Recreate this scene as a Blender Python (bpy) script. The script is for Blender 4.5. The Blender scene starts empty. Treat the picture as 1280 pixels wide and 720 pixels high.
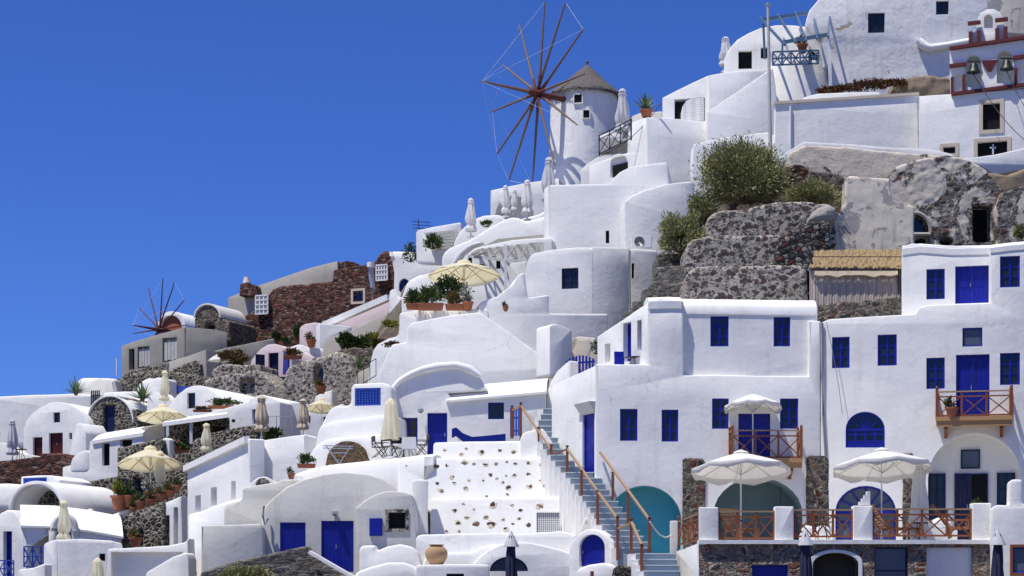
import bpy, bmesh, math, random
from mathutils import Vector, Matrix, noise
from mathutils.geometry import tessellate_polygon
random.seed(7)
F0, H0 = 2400.0, 760.0
SC = bpy.context.scene; COL = SC.collection
PI = math.pi
def at(px, py, Y): return Vector(((px-640)/F0*Y, Y, (H0-py)/F0*Y))
# ---------------------------------------------------------------- materials
MATS = {}
class NT:
    def __init__(s, name):
        m = bpy.data.materials.new(name); m.use_nodes = True; s.m = m; MATS[name] = m
        s.t = m.node_tree; s.n = s.t.nodes; s.b = s.n['Principled BSDF']
        s.tc = s.n.new('ShaderNodeTexCoord').outputs['Object']
    def link(s, a, b): s.t.links.new(a, b)
    def setin(s, sock, v):
        if hasattr(v, 'is_linked'): s.link(v, sock)
        elif isinstance(v, (tuple, list)): sock.default_value = (*v, 1) if len(v) == 3 and sock.type == 'RGBA' else v
        else: sock.default_value = v
    def map(s, sc, src=None):
        n = s.n.new('ShaderNodeMapping'); s.link(src or s.tc, n.inputs['Vector']); n.inputs['Scale'].default_value = sc; return n.outputs[0]
    def noise(s, scale, detail=4, rough=.55, vec=None, dist=0, col=False):
        n = s.n.new('ShaderNodeTexNoise'); s.link(vec or s.tc, n.inputs['Vector'])
        n.inputs['Scale'].default_value = scale; n.inputs['Detail'].default_value = detail
        n.inputs['Roughness'].default_value = rough; n.inputs['Distortion'].default_value = dist
        return n.outputs['Color' if col else 'Fac']
    def voro(s, scale, vec=None, feat='F1', out='Distance', rand=1):
        n = s.n.new('ShaderNodeTexVoronoi'); n.feature = feat; s.link(vec or s.tc, n.inputs['Vector'])
        n.inputs['Scale'].default_value = scale; n.inputs['Randomness'].default_value = rand
        return n.outputs[out]
    def ramp(s, f, stops, interp='LINEAR'):
        n = s.n.new('ShaderNodeValToRGB'); n.color_ramp.interpolation = interp; e = n.color_ramp.elements
        while len(e) < len(stops): e.new(.5)
        for i, (p, c) in enumerate(stops):
            e[i].position = p; e[i].color = (*c, 1) if not isinstance(c, (int, float)) else (c, c, c, 1)
        s.link(f, n.inputs[0]); return n.outputs[0]
    def mix(s, f, a, b, mode='MIX'):
        n = s.n.new('ShaderNodeMix'); n.data_type = 'RGBA'; n.blend_type = mode
        s.setin(n.inputs[0], f); s.setin(n.inputs[6], a); s.setin(n.inputs[7], b); return n.outputs[2]
    def math(s, op, a, b=0.0, c=None):
        n = s.n.new('ShaderNodeMath'); n.operation = op; s.setin(n.inputs[0], a); s.setin(n.inputs[1], b)
        if c is not None: s.setin(n.inputs[2], c)
        return n.outputs[0]
    def bump(s, h, dist, strength=1.0, prev=None):
        n = s.n.new('ShaderNodeBump'); n.inputs['Distance'].default_value = dist; n.inputs['Strength'].default_value = strength
        s.link(h, n.inputs['Height'])
        if prev is not None: s.link(prev, n.inputs['Normal'])
        return n.outputs[0]
    def done(s, col, rough=.85, nrm=None, spec=None, metal=None):
        s.setin(s.b.inputs['Base Color'], col); s.setin(s.b.inputs['Roughness'], rough)
        if nrm is not None: s.link(nrm, s.b.inputs['Normal'])
        if spec is not None: s.b.inputs['Specular IOR Level'].default_value = spec
        if metal is not None: s.b.inputs['Metallic'].default_value = metal
        return s.m
def mul(c, k): return tuple(x*k for x in c)
def plaster(name, base, dirt=.25, dirtcol=(.42,.36,.29), patch=0.0, patchcol=(.3,.27,.23), lump=.05):
    t = NT(name)
    n1 = t.noise(.45, 5, .6)
    c = t.mix(t.ramp(n1, [(.3, 0), (.7, 1)]), mul(base, .93), base)
    st = t.noise(1.0, 6, .65, t.map((2.6, 2.6, .35)))
    c = t.mix(t.math('MULTIPLY', t.ramp(st, [(.52, 0), (.78, 1)]), dirt), c, dirtcol)
    sp = t.noise(3.2, 8, .7)
    c = t.mix(t.math('MULTIPLY', t.ramp(sp, [(.62, 0), (.74, 1)]), dirt*.8), c, mul(dirtcol, 1.1))
    h = t.noise(.7, 3, .5); nb = t.bump(h, lump*1.1, 1.0)
    h2 = t.noise(5, 5, .62); nb = t.bump(h2, lump*.2, 1.0, nb)
    h3 = t.noise(28, 3, .6); nb = t.bump(h3, .004, 1.0, nb)
    wv = t.n.new('ShaderNodeVectorMath'); wv.operation = 'MULTIPLY_ADD'; t.link(t.noise(1.5, 4, .6, col=True), wv.inputs[0]); wv.inputs[1].default_value = (.7,)*3; t.link(t.tc, wv.inputs[2])
    ce = t.voro(.42, wv.outputs[0], 'DISTANCE_TO_EDGE'); ck = t.math('MULTIPLY', t.ramp(ce, [(.0, 1), (.007, 0)]), t.ramp(t.noise(.6, 3), [(.5, 0), (.6, 1)]))
    c = t.mix(t.math('MULTIPLY', ck, .55), c, mul(base, .45))
    if patch:
        pm = t.ramp(t.noise(.8, 7, .68, dist=.6), [(.66-patch*.2, 0), (.68-patch*.2, 1)])
        pc = t.mix(t.noise(5, 5), mul(patchcol, .7), mul(patchcol, 1.4))
        c = t.mix(pm, c, pc)
        nb = t.bump(t.math('SUBTRACT', 1.0, pm), .03, .8, nb)
    return t.done(c, .9, nb, .25)
def rubble(name, cols, mortar, scale=3.0, mw=.05, plast=None, warp=.25, depth=.05, zs=1.3, pth=.5, small=.55):
    t = NT(name)
    w = t.noise(2.2, 3, .6, col=True)
    add = t.n.new('ShaderNodeVectorMath'); add.operation = 'MULTIPLY_ADD'
    t.link(w, add.inputs[0]); add.inputs[1].default_value = (warp,)*3; t.link(t.map((1, 1, zs)), add.inputs[2]); v = add.outputs[0]
    cell = t.voro(scale, v, 'F1', 'Color')
    cell2 = t.voro(scale*2.3, v, 'F1', 'Color')
    edge = t.voro(scale, v, 'DISTANCE_TO_EDGE'); edge2 = t.voro(scale*2.3, v, 'DISTANCE_TO_EDGE')
    sep = t.n.new('ShaderNodeSeparateColor'); t.link(cell, sep.inputs[0])
    sep2 = t.n.new('ShaderNodeSeparateColor'); t.link(cell2, sep2.inputs[0])
    n = len(cols); st = [(i/n, c) for i, c in enumerate(cols)]
    c1 = t.ramp(sep.outputs[0], st, 'CONSTANT'); c2 = t.ramp(sep2.outputs[0], st, 'CONSTANT')
    big = t.ramp(sep.outputs[1], [(small, 0), (min(1, small+.01), 1)])        # some cells are filled with small stones
    c = t.mix(big, c1, c2)
    e = t.mix(big, edge, t.math('MULTIPLY', edge2, 1.0))
    nz = t.noise(9, 6, .65)
    c = t.mix(t.math('MULTIPLY', nz, .5), c, t.mix(.4, c, mul(mortar, .75)))
    c = t.mix(t.ramp(nz, [(.35, .4), (.65, 0)]), c, (.015, .013, .012))
    mwn = t.math('MULTIPLY', t.noise(3, 3), mw*2.2)
    mk = t.ramp(t.math('SUBTRACT', e, mwn), [(.0, 0), (.03, 1)])
    mc = t.mix(t.noise(6, 5), mul(mortar, .75), mul(mortar, 1.15))
    c = t.mix(mk, mc, c)
    h = t.math('ADD', t.math('MULTIPLY', t.ramp(e, [(0, 0), (mw*1.2+.02, .7), (.35, 1)]), 1.0), t.math('MULTIPLY', nz, .45))
    if plast:
        pm = t.ramp(t.noise(.5, 8, .62, dist=.5), [(pth-.01, 0), (pth+.01, 1)])
        h = t.math('MULTIPLY', h, t.math('SUBTRACT', 1.0, pm))
    nb = t.bump(h, depth, 1.0)
    nb = t.bump(t.noise(22, 5, .7), .02, 1.0, nb)
    if plast:
        pn = t.noise(7, 8, .7)
        pc = t.mix(pn, mul(plast, .7), mul(plast, 1.1))
        pc = t.mix(t.ramp(t.noise(2.1, 8, .75), [(.55, 0), (.60, .7)]), pc, mul(plast, .5))
        c = t.mix(pm, c, pc); nb = t.bump(pm, .05, .9, nb); nb = t.bump(t.noise(3.5, 8, .75), .07, 1.0, nb)
    return t.done(c, .93, nb, .15)
def embedded(name, mortar, cols, scale=3.2, th=.30, depth=.07, zs=1.4):
    t = NT(name)
    w = t.noise(2.5, 4, .6, col=True); add = t.n.new('ShaderNodeVectorMath'); add.operation = 'MULTIPLY_ADD'
    t.link(w, add.inputs[0]); add.inputs[1].default_value = (.45,)*3; t.link(t.map((1, 1, zs)), add.inputs[2]); v = add.outputs[0]
    g = t.noise(1.1, 6, .65); f = t.noise(9, 7, .7)
    c = t.mix(t.ramp(g, [(.3, 0), (.7, 1)]), mul(mortar, .7), mul(mortar, 1.2)); c = t.mix(t.ramp(f, [(.35, .8), (.6, 0)]), c, mul(mortar, .3))
    hh = t.math('MULTIPLY', f, .5)
    for k, (s, q) in enumerate(((scale, th), (scale*2.1, th*1.0))):
        d = t.voro(s, v, 'F1', 'Distance'); cc = t.voro(s, v, 'F1', 'Color'); sp = t.n.new('ShaderNodeSeparateColor'); t.link(cc, sp.inputs[0])
        r = t.math('MULTIPLY', sp.outputs[1], q*1.35); m = t.ramp(t.math('SUBTRACT', t.math('ADD', r, .5), d), [(.49, 0), (.52, 1)])
        col = t.ramp(sp.outputs[0], [(i/len(cols), x) for i, x in enumerate(cols)], 'CONSTANT'); col = t.mix(t.math('MULTIPLY', f, .35), col, mul(mortar, .5))
        c = t.mix(m, c, col); hh = t.math('ADD', hh, t.math('MULTIPLY', m, .35))
    nb = t.bump(hh, depth, 1.0); nb = t.bump(t.noise(24, 5, .7), .02, 1.0, nb)
    return t.done(c, .95, nb, .12)
def simple(name, col, rough=.6, var=.15, sc=3, bump=.003, spec=.4, metal=None):
    t = NT(name)
    c = t.mix(t.noise(sc, 5, .6), mul(col, 1-var), mul(col, 1+var))
    return t.done(c, rough, t.bump(t.noise(sc*6, 4), bump, 1.0), spec, metal)
def wood(name, col, rough=.65):
    t = NT(name)
    g = t.noise(5, 6, .7, t.map((8, 8, 1.0))); g2 = t.noise(1.4, 3)
    c = t.mix(g, mul(col, .55), mul(col, 1.25)); c = t.mix(t.math('MULTIPLY', g2, .5), c, mul(col, .8))
    return t.done(c, rough, t.bump(g, .004, 1.0), .35)
def paint(name, col, rough=.45, wear=.2):
    t = NT(name)
    g = t.noise(2.5, 6, .65)
    c = t.mix(t.ramp(g, [(.3, 0), (.75, 1)]), col, mul(col, 1-wear)); c = t.mix(t.ramp(t.noise(14, 5, .7), [(.66, 0), (.72, .5)]), c, tuple(min(1, x*1.5+.03) for x in col))
    return t.done(c, rough, t.bump(t.noise(6, 4, .6, t.map((9, 9, .8))), .003, 1.0), .4)
def leafmat(name, cols, rough=.6):
    t = NT(name)
    oi = t.n.new('ShaderNodeNewGeometry'); r = oi.outputs['Random Per Island']
    c = t.ramp(r, [((i+.5)/len(cols), c) for i, c in enumerate(cols)])
    t.done(c, rough, None, .25); return t.m
W0 = (.85, .835, .795)
plaster('white', W0, .24)
plaster('whiteB', (.80, .80, .79), .3, patch=.0, lump=.08)
plaster('whiteold', (.78, .77, .75), .5, (.40, .33, .25), patch=.2, patchcol=(.42, .34, .26), lump=.09)
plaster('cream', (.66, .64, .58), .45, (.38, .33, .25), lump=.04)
plaster('pink', (.74, .60, .60), .2, lump=.04)
plaster('concrete', (.34, .32, .28), .6, (.17, .155, .13), lump=.05)
plaster('concreteL', (.44, .41, .35), .5, (.24, .21, .18), lump=.05)
plaster('cliffplaster', (.76,.68,.55), .8, (.36,.33,.28), patch=.6, patchcol=(.36,.34,.31), lump=.04)
plaster('teal', (.20,.62,.70), .5, (.3,.62,.65), lump=.05)
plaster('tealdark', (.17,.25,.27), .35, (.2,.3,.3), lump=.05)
plaster('bluegrey', (.37,.43,.46), .35, (.5, .53, .55), lump=.02)
plaster('beige', (.62, .53, .42), .2, lump=.01)
DK = [(.018,.017,.018),(.035,.032,.032),(.06,.054,.05),(.028,.026,.027),(.10,.075,.055),(.045,.04,.04)]
RD = [(.13,.042,.03),(.20,.062,.042),(.07,.028,.024),(.24,.11,.075),(.10,.045,.038),(.16,.07,.05),(.30,.19,.14)]
MX0 = [(.10,.09,.085),(.24,.17,.12),(.06,.055,.055),(.22,.085,.055),(.17,.155,.14),(.34,.28,.22),(.30,.15,.10)]
MX = [(.05,.045,.045),(.16,.11,.08),(.025,.022,.022),(.15,.05,.032),(.1,.09,.085),(.22,.18,.14),(.04,.04,.045)]
LG = [(.10,.095,.09),(.2,.19,.175),(.045,.042,.042),(.15,.06,.045),(.28,.26,.24),(.085,.08,.085),(.17,.14,.11)]
rubble('stonedark', DK+[(.02,.018,.017)]*3, (.40,.36,.29), 3.9, .085, small=.93, warp=.35, zs=1.15, depth=.08)
rubble('stonered', RD+[(.24,.10,.07),(.03,.018,.016),(.32,.24,.2)], (.13,.09,.075), 3.1, .03, small=.7, zs=1.9, depth=.09)
rubble('stoneredlight', RD+[(.28,.2,.17)], (.2,.15,.13), 4.2, .04, zs=1.9)
rubble('stonemix', MX, (.34,.30,.25), 3.4, .06, depth=.08)
rubble('stonebig', MX0, (.50,.44,.36), 2.8, .06, warp=.5, depth=.08)
embedded('stonelight', (.58,.52,.44), [(.03,.028,.028),(.06,.055,.05),(.12,.05,.035),(.09,.085,.08),(.035,.03,.03),(.28,.25,.21),(.045,.04,.035),(.05,.048,.045),(.16,.14,.12),(.04,.037,.035)], 3.4, .46, depth=.13)
rubble('stonepebble', LG+[(.38,.35,.31),(.3,.27,.24)], (.03,.028,.026), 3.6, .06, depth=.12, small=.9)
rubble('dryslab', [(.2,.185,.16),(.3,.28,.25),(.12,.11,.1),(.24,.2,.16),(.08,.075,.07)], (.30,.28,.25), 2.6, .03, zs=3.2, warp=.3)
rubble('ruin', LG+[(.16,.1,.08),(.34,.32,.29)], (.36,.33,.29), 3.0, .07, plast=(.70,.63,.52), depth=.12, pth=.50)
rubble('ruinplaster', LG, (.27,.25,.22), 3.0, .05, plast=(.76,.67,.53), depth=.1, pth=.40)
rubble('plug', [(.09,.05,.025),(.06,.035,.02),(.13,.07,.035)], (.26,.19,.12), 7, .10)
t = NT('rockground'); c = t.mix(t.ramp(t.noise(.5, 8, .7), [(.35, 0), (.65, 1)]), (.10,.085,.07), (.30,.26,.2)); c = t.mix(t.ramp(t.noise(4, 6, .7), [(.45, 0), (.6, .7)]), c, (.08,.06,.05))
t.done(c, .95, t.bump(t.noise(1.6, 9, .7), .35, 1.0), .15)
simple('earth', (.27,.215,.15), .95, .4, 4, .05, .1)
simple('soil', (.05,.035,.025), .95, .3, 9, .01, .1)
simple('path', (.5,.49,.47), .9, .12, 2, .02, .2)
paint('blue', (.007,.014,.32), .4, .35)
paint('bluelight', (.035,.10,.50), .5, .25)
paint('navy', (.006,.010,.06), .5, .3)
paint('bluegreypaint', (.09,.16,.26), .5, .25)
paint('whitepaint', (.78,.78,.76), .5, .08)
paint('greyboard', (.55,.54,.5), .7, .3)
paint('redtrim', (.13,.018,.016), .6, .3)
paint('redwood', (.09,.008,.006), .5, .3)
paint('ironblack', (.012,.012,.014), .5, .3)
paint('greypipe', (.22,.24,.27), .5, .2)
wood('woodrail', (.27,.085,.028)); wood('woodpost', (.23,.075,.035)); wood('woodlight', (.48,.27,.12)); wood('woodrailtop', (.42,.27,.15))
wood('millwood', (.20,.13,.09)); wood('millred', (.13,.035,.025)); wood('deck', (.36,.17,.075))
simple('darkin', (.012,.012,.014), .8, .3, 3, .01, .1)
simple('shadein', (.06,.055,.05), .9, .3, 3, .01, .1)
simple('terracotta', (.36,.13,.065), .8, .25, 6, .004, .2)
simple('jarclay', (.42,.27,.15), .85, .35, 4, .012, .2)
simple('canvascream', (.95,.91,.74), .85, .06, 3, .01, .1)
simple('canvaswhite', (.88,.87,.84), .85, .04, 3, .01, .1)
simple('canvastan', (.60,.50,.37), .85, .08, 3, .01, .1)
simple('canvasnavy', (.035,.04,.075), .85, .2, 3, .01, .1)
simple('canvasgrey', (.50,.50,.52), .85, .08, 3, .01, .1)
simple('cushion', (.78,.77,.74), .9, .05, 3, .01, .1)
simple('bluecloth', (.008,.02,.20), .8, .25, 3, .02, .1)
simple('metal', (.45,.46,.47), .4, .1, 5, .001, .5, .6)
simple('bronze', (.035,.045,.035), .45, .3, 6, .003, .5, .6)
simple('rope', (.7,.68,.63), .9, .15, 12, .004, .1)
for _n, _k in (('canvascream', .6), ('canvaswhite', .42), ('canvastan', .2)):
    _m = MATS[_n]; _t = _m.node_tree; _b = _t.nodes['Principled BSDF']; _o = _t.nodes['Material Output']
    _tr = _t.nodes.new('ShaderNodeBsdfTranslucent'); _mx = _t.nodes.new('ShaderNodeMixShader'); _mx.inputs[0].default_value = _k
    _t.links.new(_b.inputs['Base Color'].links[0].from_socket, _tr.inputs[0]); _t.links.new(_b.outputs[0], _mx.inputs[1]); _t.links.new(_tr.outputs[0], _mx.inputs[2]); _t.links.new(_mx.outputs[0], _o.inputs[0])
t = NT('glass'); t.done(t.mix(t.noise(1.3, 2), (.008,.010,.013), (.025,.03,.035)), .08, t.bump(t.noise(2, 2), .01, .4), .5)
t = NT('glassgrey'); t.done(t.mix(t.noise(1.3, 2), (.07,.085,.12), (.10,.115,.15)), .25, None, .5)
t = NT('straw'); s_ = t.noise(6, 7, .75, t.map((7, 1.2, 1.2))); t.done(t.mix(s_, (.15,.095,.045), (.52,.39,.22)), .95, t.bump(s_, .03, 1.0), .1)
t = NT('reed'); s_ = t.noise(4, 5, .7, t.map((9, 9, .4))); t.done(t.mix(t.ramp(s_, [(.3, 0), (.7, 1)]), (.30,.25,.22), (.52,.45,.39)), .95, t.bump(s_, .02, 1.0), .1)
t = NT('thatch'); s_ = t.noise(6, 7, .75, t.map((4, 4, .7))); t.done(t.mix(t.ramp(s_, [(.3, 0), (.7, 1)]), (.06,.053,.05), (.23,.205,.19)), .95, t.bump(s_, .06, 1.0), .1)
t = NT('plasterlattice'); v_ = t.voro(9, None, 'F1', 'Distance', .15); t.done(t.mix(t.ramp(v_, [(.25, 0), (.35, 1)]), (.30,.29,.28), (.75,.74,.72)), .8, t.bump(v_, .02, 1.0), .2)
leafmat('leafbush', [(.22,.22,.075),(.38,.37,.17),(.11,.12,.04),(.46,.44,.25),(.17,.185,.055),(.30,.29,.11)])
leafmat('leafdark', [(.03,.06,.015),(.06,.10,.025),(.02,.04,.012),(.09,.13,.03)])
leafmat('leafyellow', [(.30,.27,.03),(.14,.17,.03),(.36,.30,.05),(.08,.11,.02)])
leafmat('leafrust', [(.16,.10,.035),(.10,.085,.03),(.22,.13,.05),(.07,.07,.025)])
leafmat('leafred', [(.05,.065,.02),(.10,.09,.03),(.22,.02,.02),(.035,.05,.015),(.14,.03,.02)])
leafmat('leafagave', [(.10,.16,.07),(.17,.22,.10)])
leafmat('flowerwhite', [(.6,.58,.5),(.05,.08,.02),(.7,.68,.6),(.04,.06,.02)])
leafmat('flowerred', [(.06,.10,.025),(.04,.07,.02),(.08,.12,.03),(.45,.06,.03),(.05,.08,.02),(.10,.13,.04)])
# ---------------------------------------------------------------- objects
def tag(o, label=None, cat=None, group=None, kind=None):
    if label: o['label'] = label
    if cat: o['category'] = cat
    if group: o['group'] = group
    if kind: o['kind'] = kind
    return o
def thing(name, label, cat, loc=(0, 0, 0), group=None):
    o = bpy.data.objects.new(name, None); COL.objects.link(o); o.location = loc; o.empty_display_size = .3
    return tag(o, label, cat, group, 'thing')
def rootloc(p):
    v = Vector((0, 0, 0))
    while p is not None: v += p.location; p = p.parent
    return v
def add(bm, name, mat, parent=None, smooth=None, label=None, cat=None, group=None, kind=None):
    me = bpy.data.meshes.new(name); bmesh.ops.recalc_face_normals(bm, faces=bm.faces)
    if parent is not None: off = rootloc(parent)
    else:
        xs = [v.co for v in bm.verts]
        off = Vector(((min(c.x for c in xs)+max(c.x for c in xs))/2, (min(c.y for c in xs)+max(c.y for c in xs))/2, min(c.z for c in xs)))
    for v in bm.verts: v.co -= off
    bm.to_mesh(me); bm.free()
    if smooth:
        for p in me.polygons: p.use_smooth = True
        me.set_sharp_from_angle(angle=math.radians(smooth))
    me.materials.append(MATS[mat])
    o = bpy.data.objects.new(name, me); COL.objects.link(o)
    if parent is not None: o.parent = parent
    else: o.location = off
    tag(o, label, cat, group, kind or ('thing' if label and cat else None)); return o
def copy_tree(o, parent=None):
    c = o.copy(); COL.objects.link(c); c.parent = parent
    for ch in list(o.children): copy_tree(ch, c)
    return c
# ---------------------------------------------------------------- mesh primitives (world coordinates)
def quadbox(bm, P):      # P: 8 points, 0-3 bottom loop, 4-7 top loop
    vs = [bm.verts.new(p) for p in P]
    for f in ((0,1,2,3),(4,7,6,5),(0,4,5,1),(1,5,6,2),(2,6,7,3),(3,7,4,0)): bm.faces.new([vs[i] for i in f])
def box(bm, x0, x1, y0, y1, z0, z1):
    quadbox(bm, [(x0,y0,z0),(x1,y0,z0),(x1,y1,z0),(x0,y1,z0),(x0,y0,z1),(x1,y0,z1),(x1,y1,z1),(x0,y1,z1)])
def bar(bm, a, b, w, h=None, up=Vector((0, 0, 1))):
    a = Vector(a); b = Vector(b); h = h or w; d = (b-a).normalized()
    s = d.cross(up)
    if s.length < 1e-3: s = d.cross(Vector((0, 1, 0)))
    s.normalize(); t = s.cross(d).normalized(); s *= w/2; t *= h/2
    quadbox(bm, [a-s-t, a+s-t, a+s+t, a-s+t, b-s-t, b+s-t, b+s+t, b-s+t])
def tube(bm, pts, rad, seg=8, cap=True):
    pts = [Vector(p) for p in pts]; rings = []
    for i, p in enumerate(pts):
        d = (pts[min(i+1, len(pts)-1)]-pts[max(i-1, 0)]).normalized()
        s = d.cross(Vector((0, 0, 1)))
        if s.length < 1e-2: s = d.cross(Vector((0, 1, 0)))
        s.normalize(); t = s.cross(d)
        r = rad[i] if isinstance(rad, (list, tuple)) else rad
        rings.append([bm.verts.new(p+s*(r*math.cos(2*PI*k/seg))+t*(r*math.sin(2*PI*k/seg))) for k in range(seg)])
    for a, b in zip(rings, rings[1:]):
        for k in range(seg): bm.faces.new((a[k], a[(k+1)%seg], b[(k+1)%seg], b[k]))
    if cap: bm.faces.new(rings[0]); bm.faces.new(rings[-1][::-1])
def lathe(bm, c, prof, seg=20, fn=None, cap=True):
    c = Vector(c); rings = []
    for r, z in prof:
        ring = []
        for k in range(seg):
            a = 2*PI*k/seg; rr = r*(fn(a, z) if fn else 1)
            ring.append(bm.verts.new(c+Vector((rr*math.cos(a), rr*math.sin(a), z))))
        rings.append(ring)
    for a, b in zip(rings, rings[1:]):
        for k in range(seg): bm.faces.new((a[k], a[(k+1)%seg], b[(k+1)%seg], b[k]))
    if cap: bm.faces.new(rings[0]); bm.faces.new(rings[-1][::-1])
def leaves(bm, c, rad, n, ll=.18, lw=.05, spread=1.0, up=.4, clumps=14, seed=1, shell=.45, flat=-.35):
    rnd = random.Random(seed); c = Vector(c); cl = []
    for i in range(clumps):
        while True:
            d = Vector((rnd.gauss(0, 1), rnd.gauss(0, 1), rnd.gauss(.25, 1))).normalized()
            if d.z > flat: break
        cl.append((d, rnd.uniform(.55, 1.0), rnd.uniform(.25, .5)))
    for i in range(n):
        d, k, s = cl[rnd.randrange(clumps)]
        q = d*k*rnd.uniform(shell, 1)+Vector((rnd.gauss(0, 1), rnd.gauss(0, 1), rnd.gauss(0, 1)))*s*.42
        if q.z < flat: q.z = flat+abs(q.z-flat)*.3
        p = c+Vector((q.x*rad[0], q.y*rad[1], q.z*rad[2]))
        o = (q.normalized()*spread+Vector((rnd.gauss(0, .5), rnd.gauss(0, .5), rnd.gauss(up, .5)))).normalized()
        L = ll*rnd.uniform(.6, 1.4); w = o.cross(Vector((rnd.gauss(0, 1), rnd.gauss(0, 1), rnd.gauss(0, 1))))
        if w.length < 1e-3: continue
        w = w.normalized()*lw*rnd.uniform(.7, 1.3)
        vs = [bm.verts.new(p-w*.5), bm.verts.new(p+o*L*.5-w), bm.verts.new(p+o*L), bm.verts.new(p+o*L*.5+w)]
        bm.faces.new(vs)
def rock(bm, c, r, seed, sub=2, amp=.35):
    b2 = bmesh.new(); bmesh.ops.create_icosphere(b2, subdivisions=sub, radius=1)
    o = Vector((seed*3.1, seed*1.7, seed*.9)); m = {}
    for v in b2.verts:
        k = 1+amp*noise.noise(v.co*1.5+o)+amp*.5*noise.noise(v.co*3.7+o)
        m[v.index] = bm.verts.new(Vector(c)+Vector((v.co.x*r[0]*k, v.co.y*r[1]*k, v.co.z*r[2]*k)))
    for f in b2.faces: bm.faces.new([m[v.index] for v in f.verts])
    b2.free()
# ---------------------------------------------------------------- facades
class Fac:
    """vertical plane through column px at distance Y whose outward normal is turned a degrees to the left"""
    def __init__(s, px, Y, a=0.0):
        s.A = at(px, H0, Y); r = math.radians(a); s.a = a
        s.n = Vector((-math.sin(r), -math.cos(r), 0)); s.d = Vector((math.cos(r), -math.sin(r), 0))
    def off(s, k):
        f = Fac(640, 1, s.a); f.A = s.A - s.n*k; return f
    def uv(s, px, py):
        r = Vector(((px-640)/F0, 1, (H0-py)/F0)); t = s.n.dot(s.A)/s.n.dot(r); P = r*t
        return ((P-s.A).dot(s.d), P.z)
    def P(s, u, v, d=0.0): return s.A+s.d*u+Vector((0, 0, v))-s.n*d
    def p(s, px, py, d=0.0): u, v = s.uv(px, py); return s.P(u, v, d)
def fbox(bm, F, u0, u1, v0, v1, d0, d1):
    quadbox(bm, [F.P(u0,v0,d0),F.P(u1,v0,d0),F.P(u1,v0,d1),F.P(u0,v0,d1),F.P(u0,v1,d0),F.P(u1,v1,d0),F.P(u1,v1,d1),F.P(u0,v1,d1)])
def prect(F, x0, y0, x1, y1):
    u0 = F.uv(x0, y0)[0]; u1 = F.uv(x1, y0)[0]; xm = (x0+x1)/2
    return u0, u1, F.uv(xm, y1)[1], F.uv(xm, y0)[1]
def pbox(bm, F, x0, y0, x1, y1, d0, d1):
    u0, u1, v0, v1 = prect(F, x0, y0, x1, y1); fbox(bm, F, u0, u1, v0, v1, d0, d1)
def arc(cx, cy, rx, ry, a0=180, a1=0, n=14):
    return [(cx+rx*math.cos(math.radians(a0+(a1-a0)*i/n)), cy-ry*math.sin(math.radians(a0+(a1-a0)*i/n))) for i in range(n+1)]
def area2(p): return sum(p[i][0]*p[(i+1)%len(p)][1]-p[(i+1)%len(p)][0]*p[i][1] for i in range(len(p)))
def refine(P, rnd, jit, seed, step=1.0):
    P = [Vector(q) for q in P]
    if area2(P) < 0: P.reverse()
    n = len(P); Q = []
    for i in range(n):
        a, b, c = P[i-1], P[i], P[(i+1)%n]; e1 = b-a; e2 = c-b
        if e1.length < 1e-5 or e2.length < 1e-5: continue
        ang = e1.angle(e2); r = min(rnd, e1.length*.4, e2.length*.4)
        if rnd > 0 and ang > .45:
            A = b-e1.normalized()*r; C = b+e2.normalized()*r
            Q += [A, A*.25+b*.5+C*.25, C] if ang < 1.2 else [A, A*.5625+b*.375+C*.0625, A*.25+b*.5+C*.25, A*.0625+b*.375+C*.5625, C]
        else: Q.append(b)
    R = []
    for i in range(len(Q)):
        a = Q[i]; b = Q[(i+1)%len(Q)]; L = (b-a).length; R.append(a)
        k = int(L/step)
        for j in range(1, k): R.append(a.lerp(b, j/k))
    if jit:
        S = []
        for q in R:
            o = Vector((seed*7.3, seed*2.9, 0)); v = Vector((q.x*.9, q.y*.9, 0))+o
            S.append(q+Vector((noise.noise(v), noise.noise(v+Vector((9, 5, 3)))))*jit)
        R = S
    return R
def inset(P, r):
    n = len(P); out = []
    for i in range(n):
        a, b, c = P[i-1], P[i], P[(i+1)%n]
        e1 = (b-a).normalized(); e2 = (c-b).normalized()
        n1 = Vector((-e1.y, e1.x)); n2 = Vector((-e2.y, e2.x)); m = n1+n2
        if m.length < .2: m = n1.copy()
        m.normalize(); k = max(.5, m.dot(n1)); out.append(b+m*(r/k))
    return out
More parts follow.
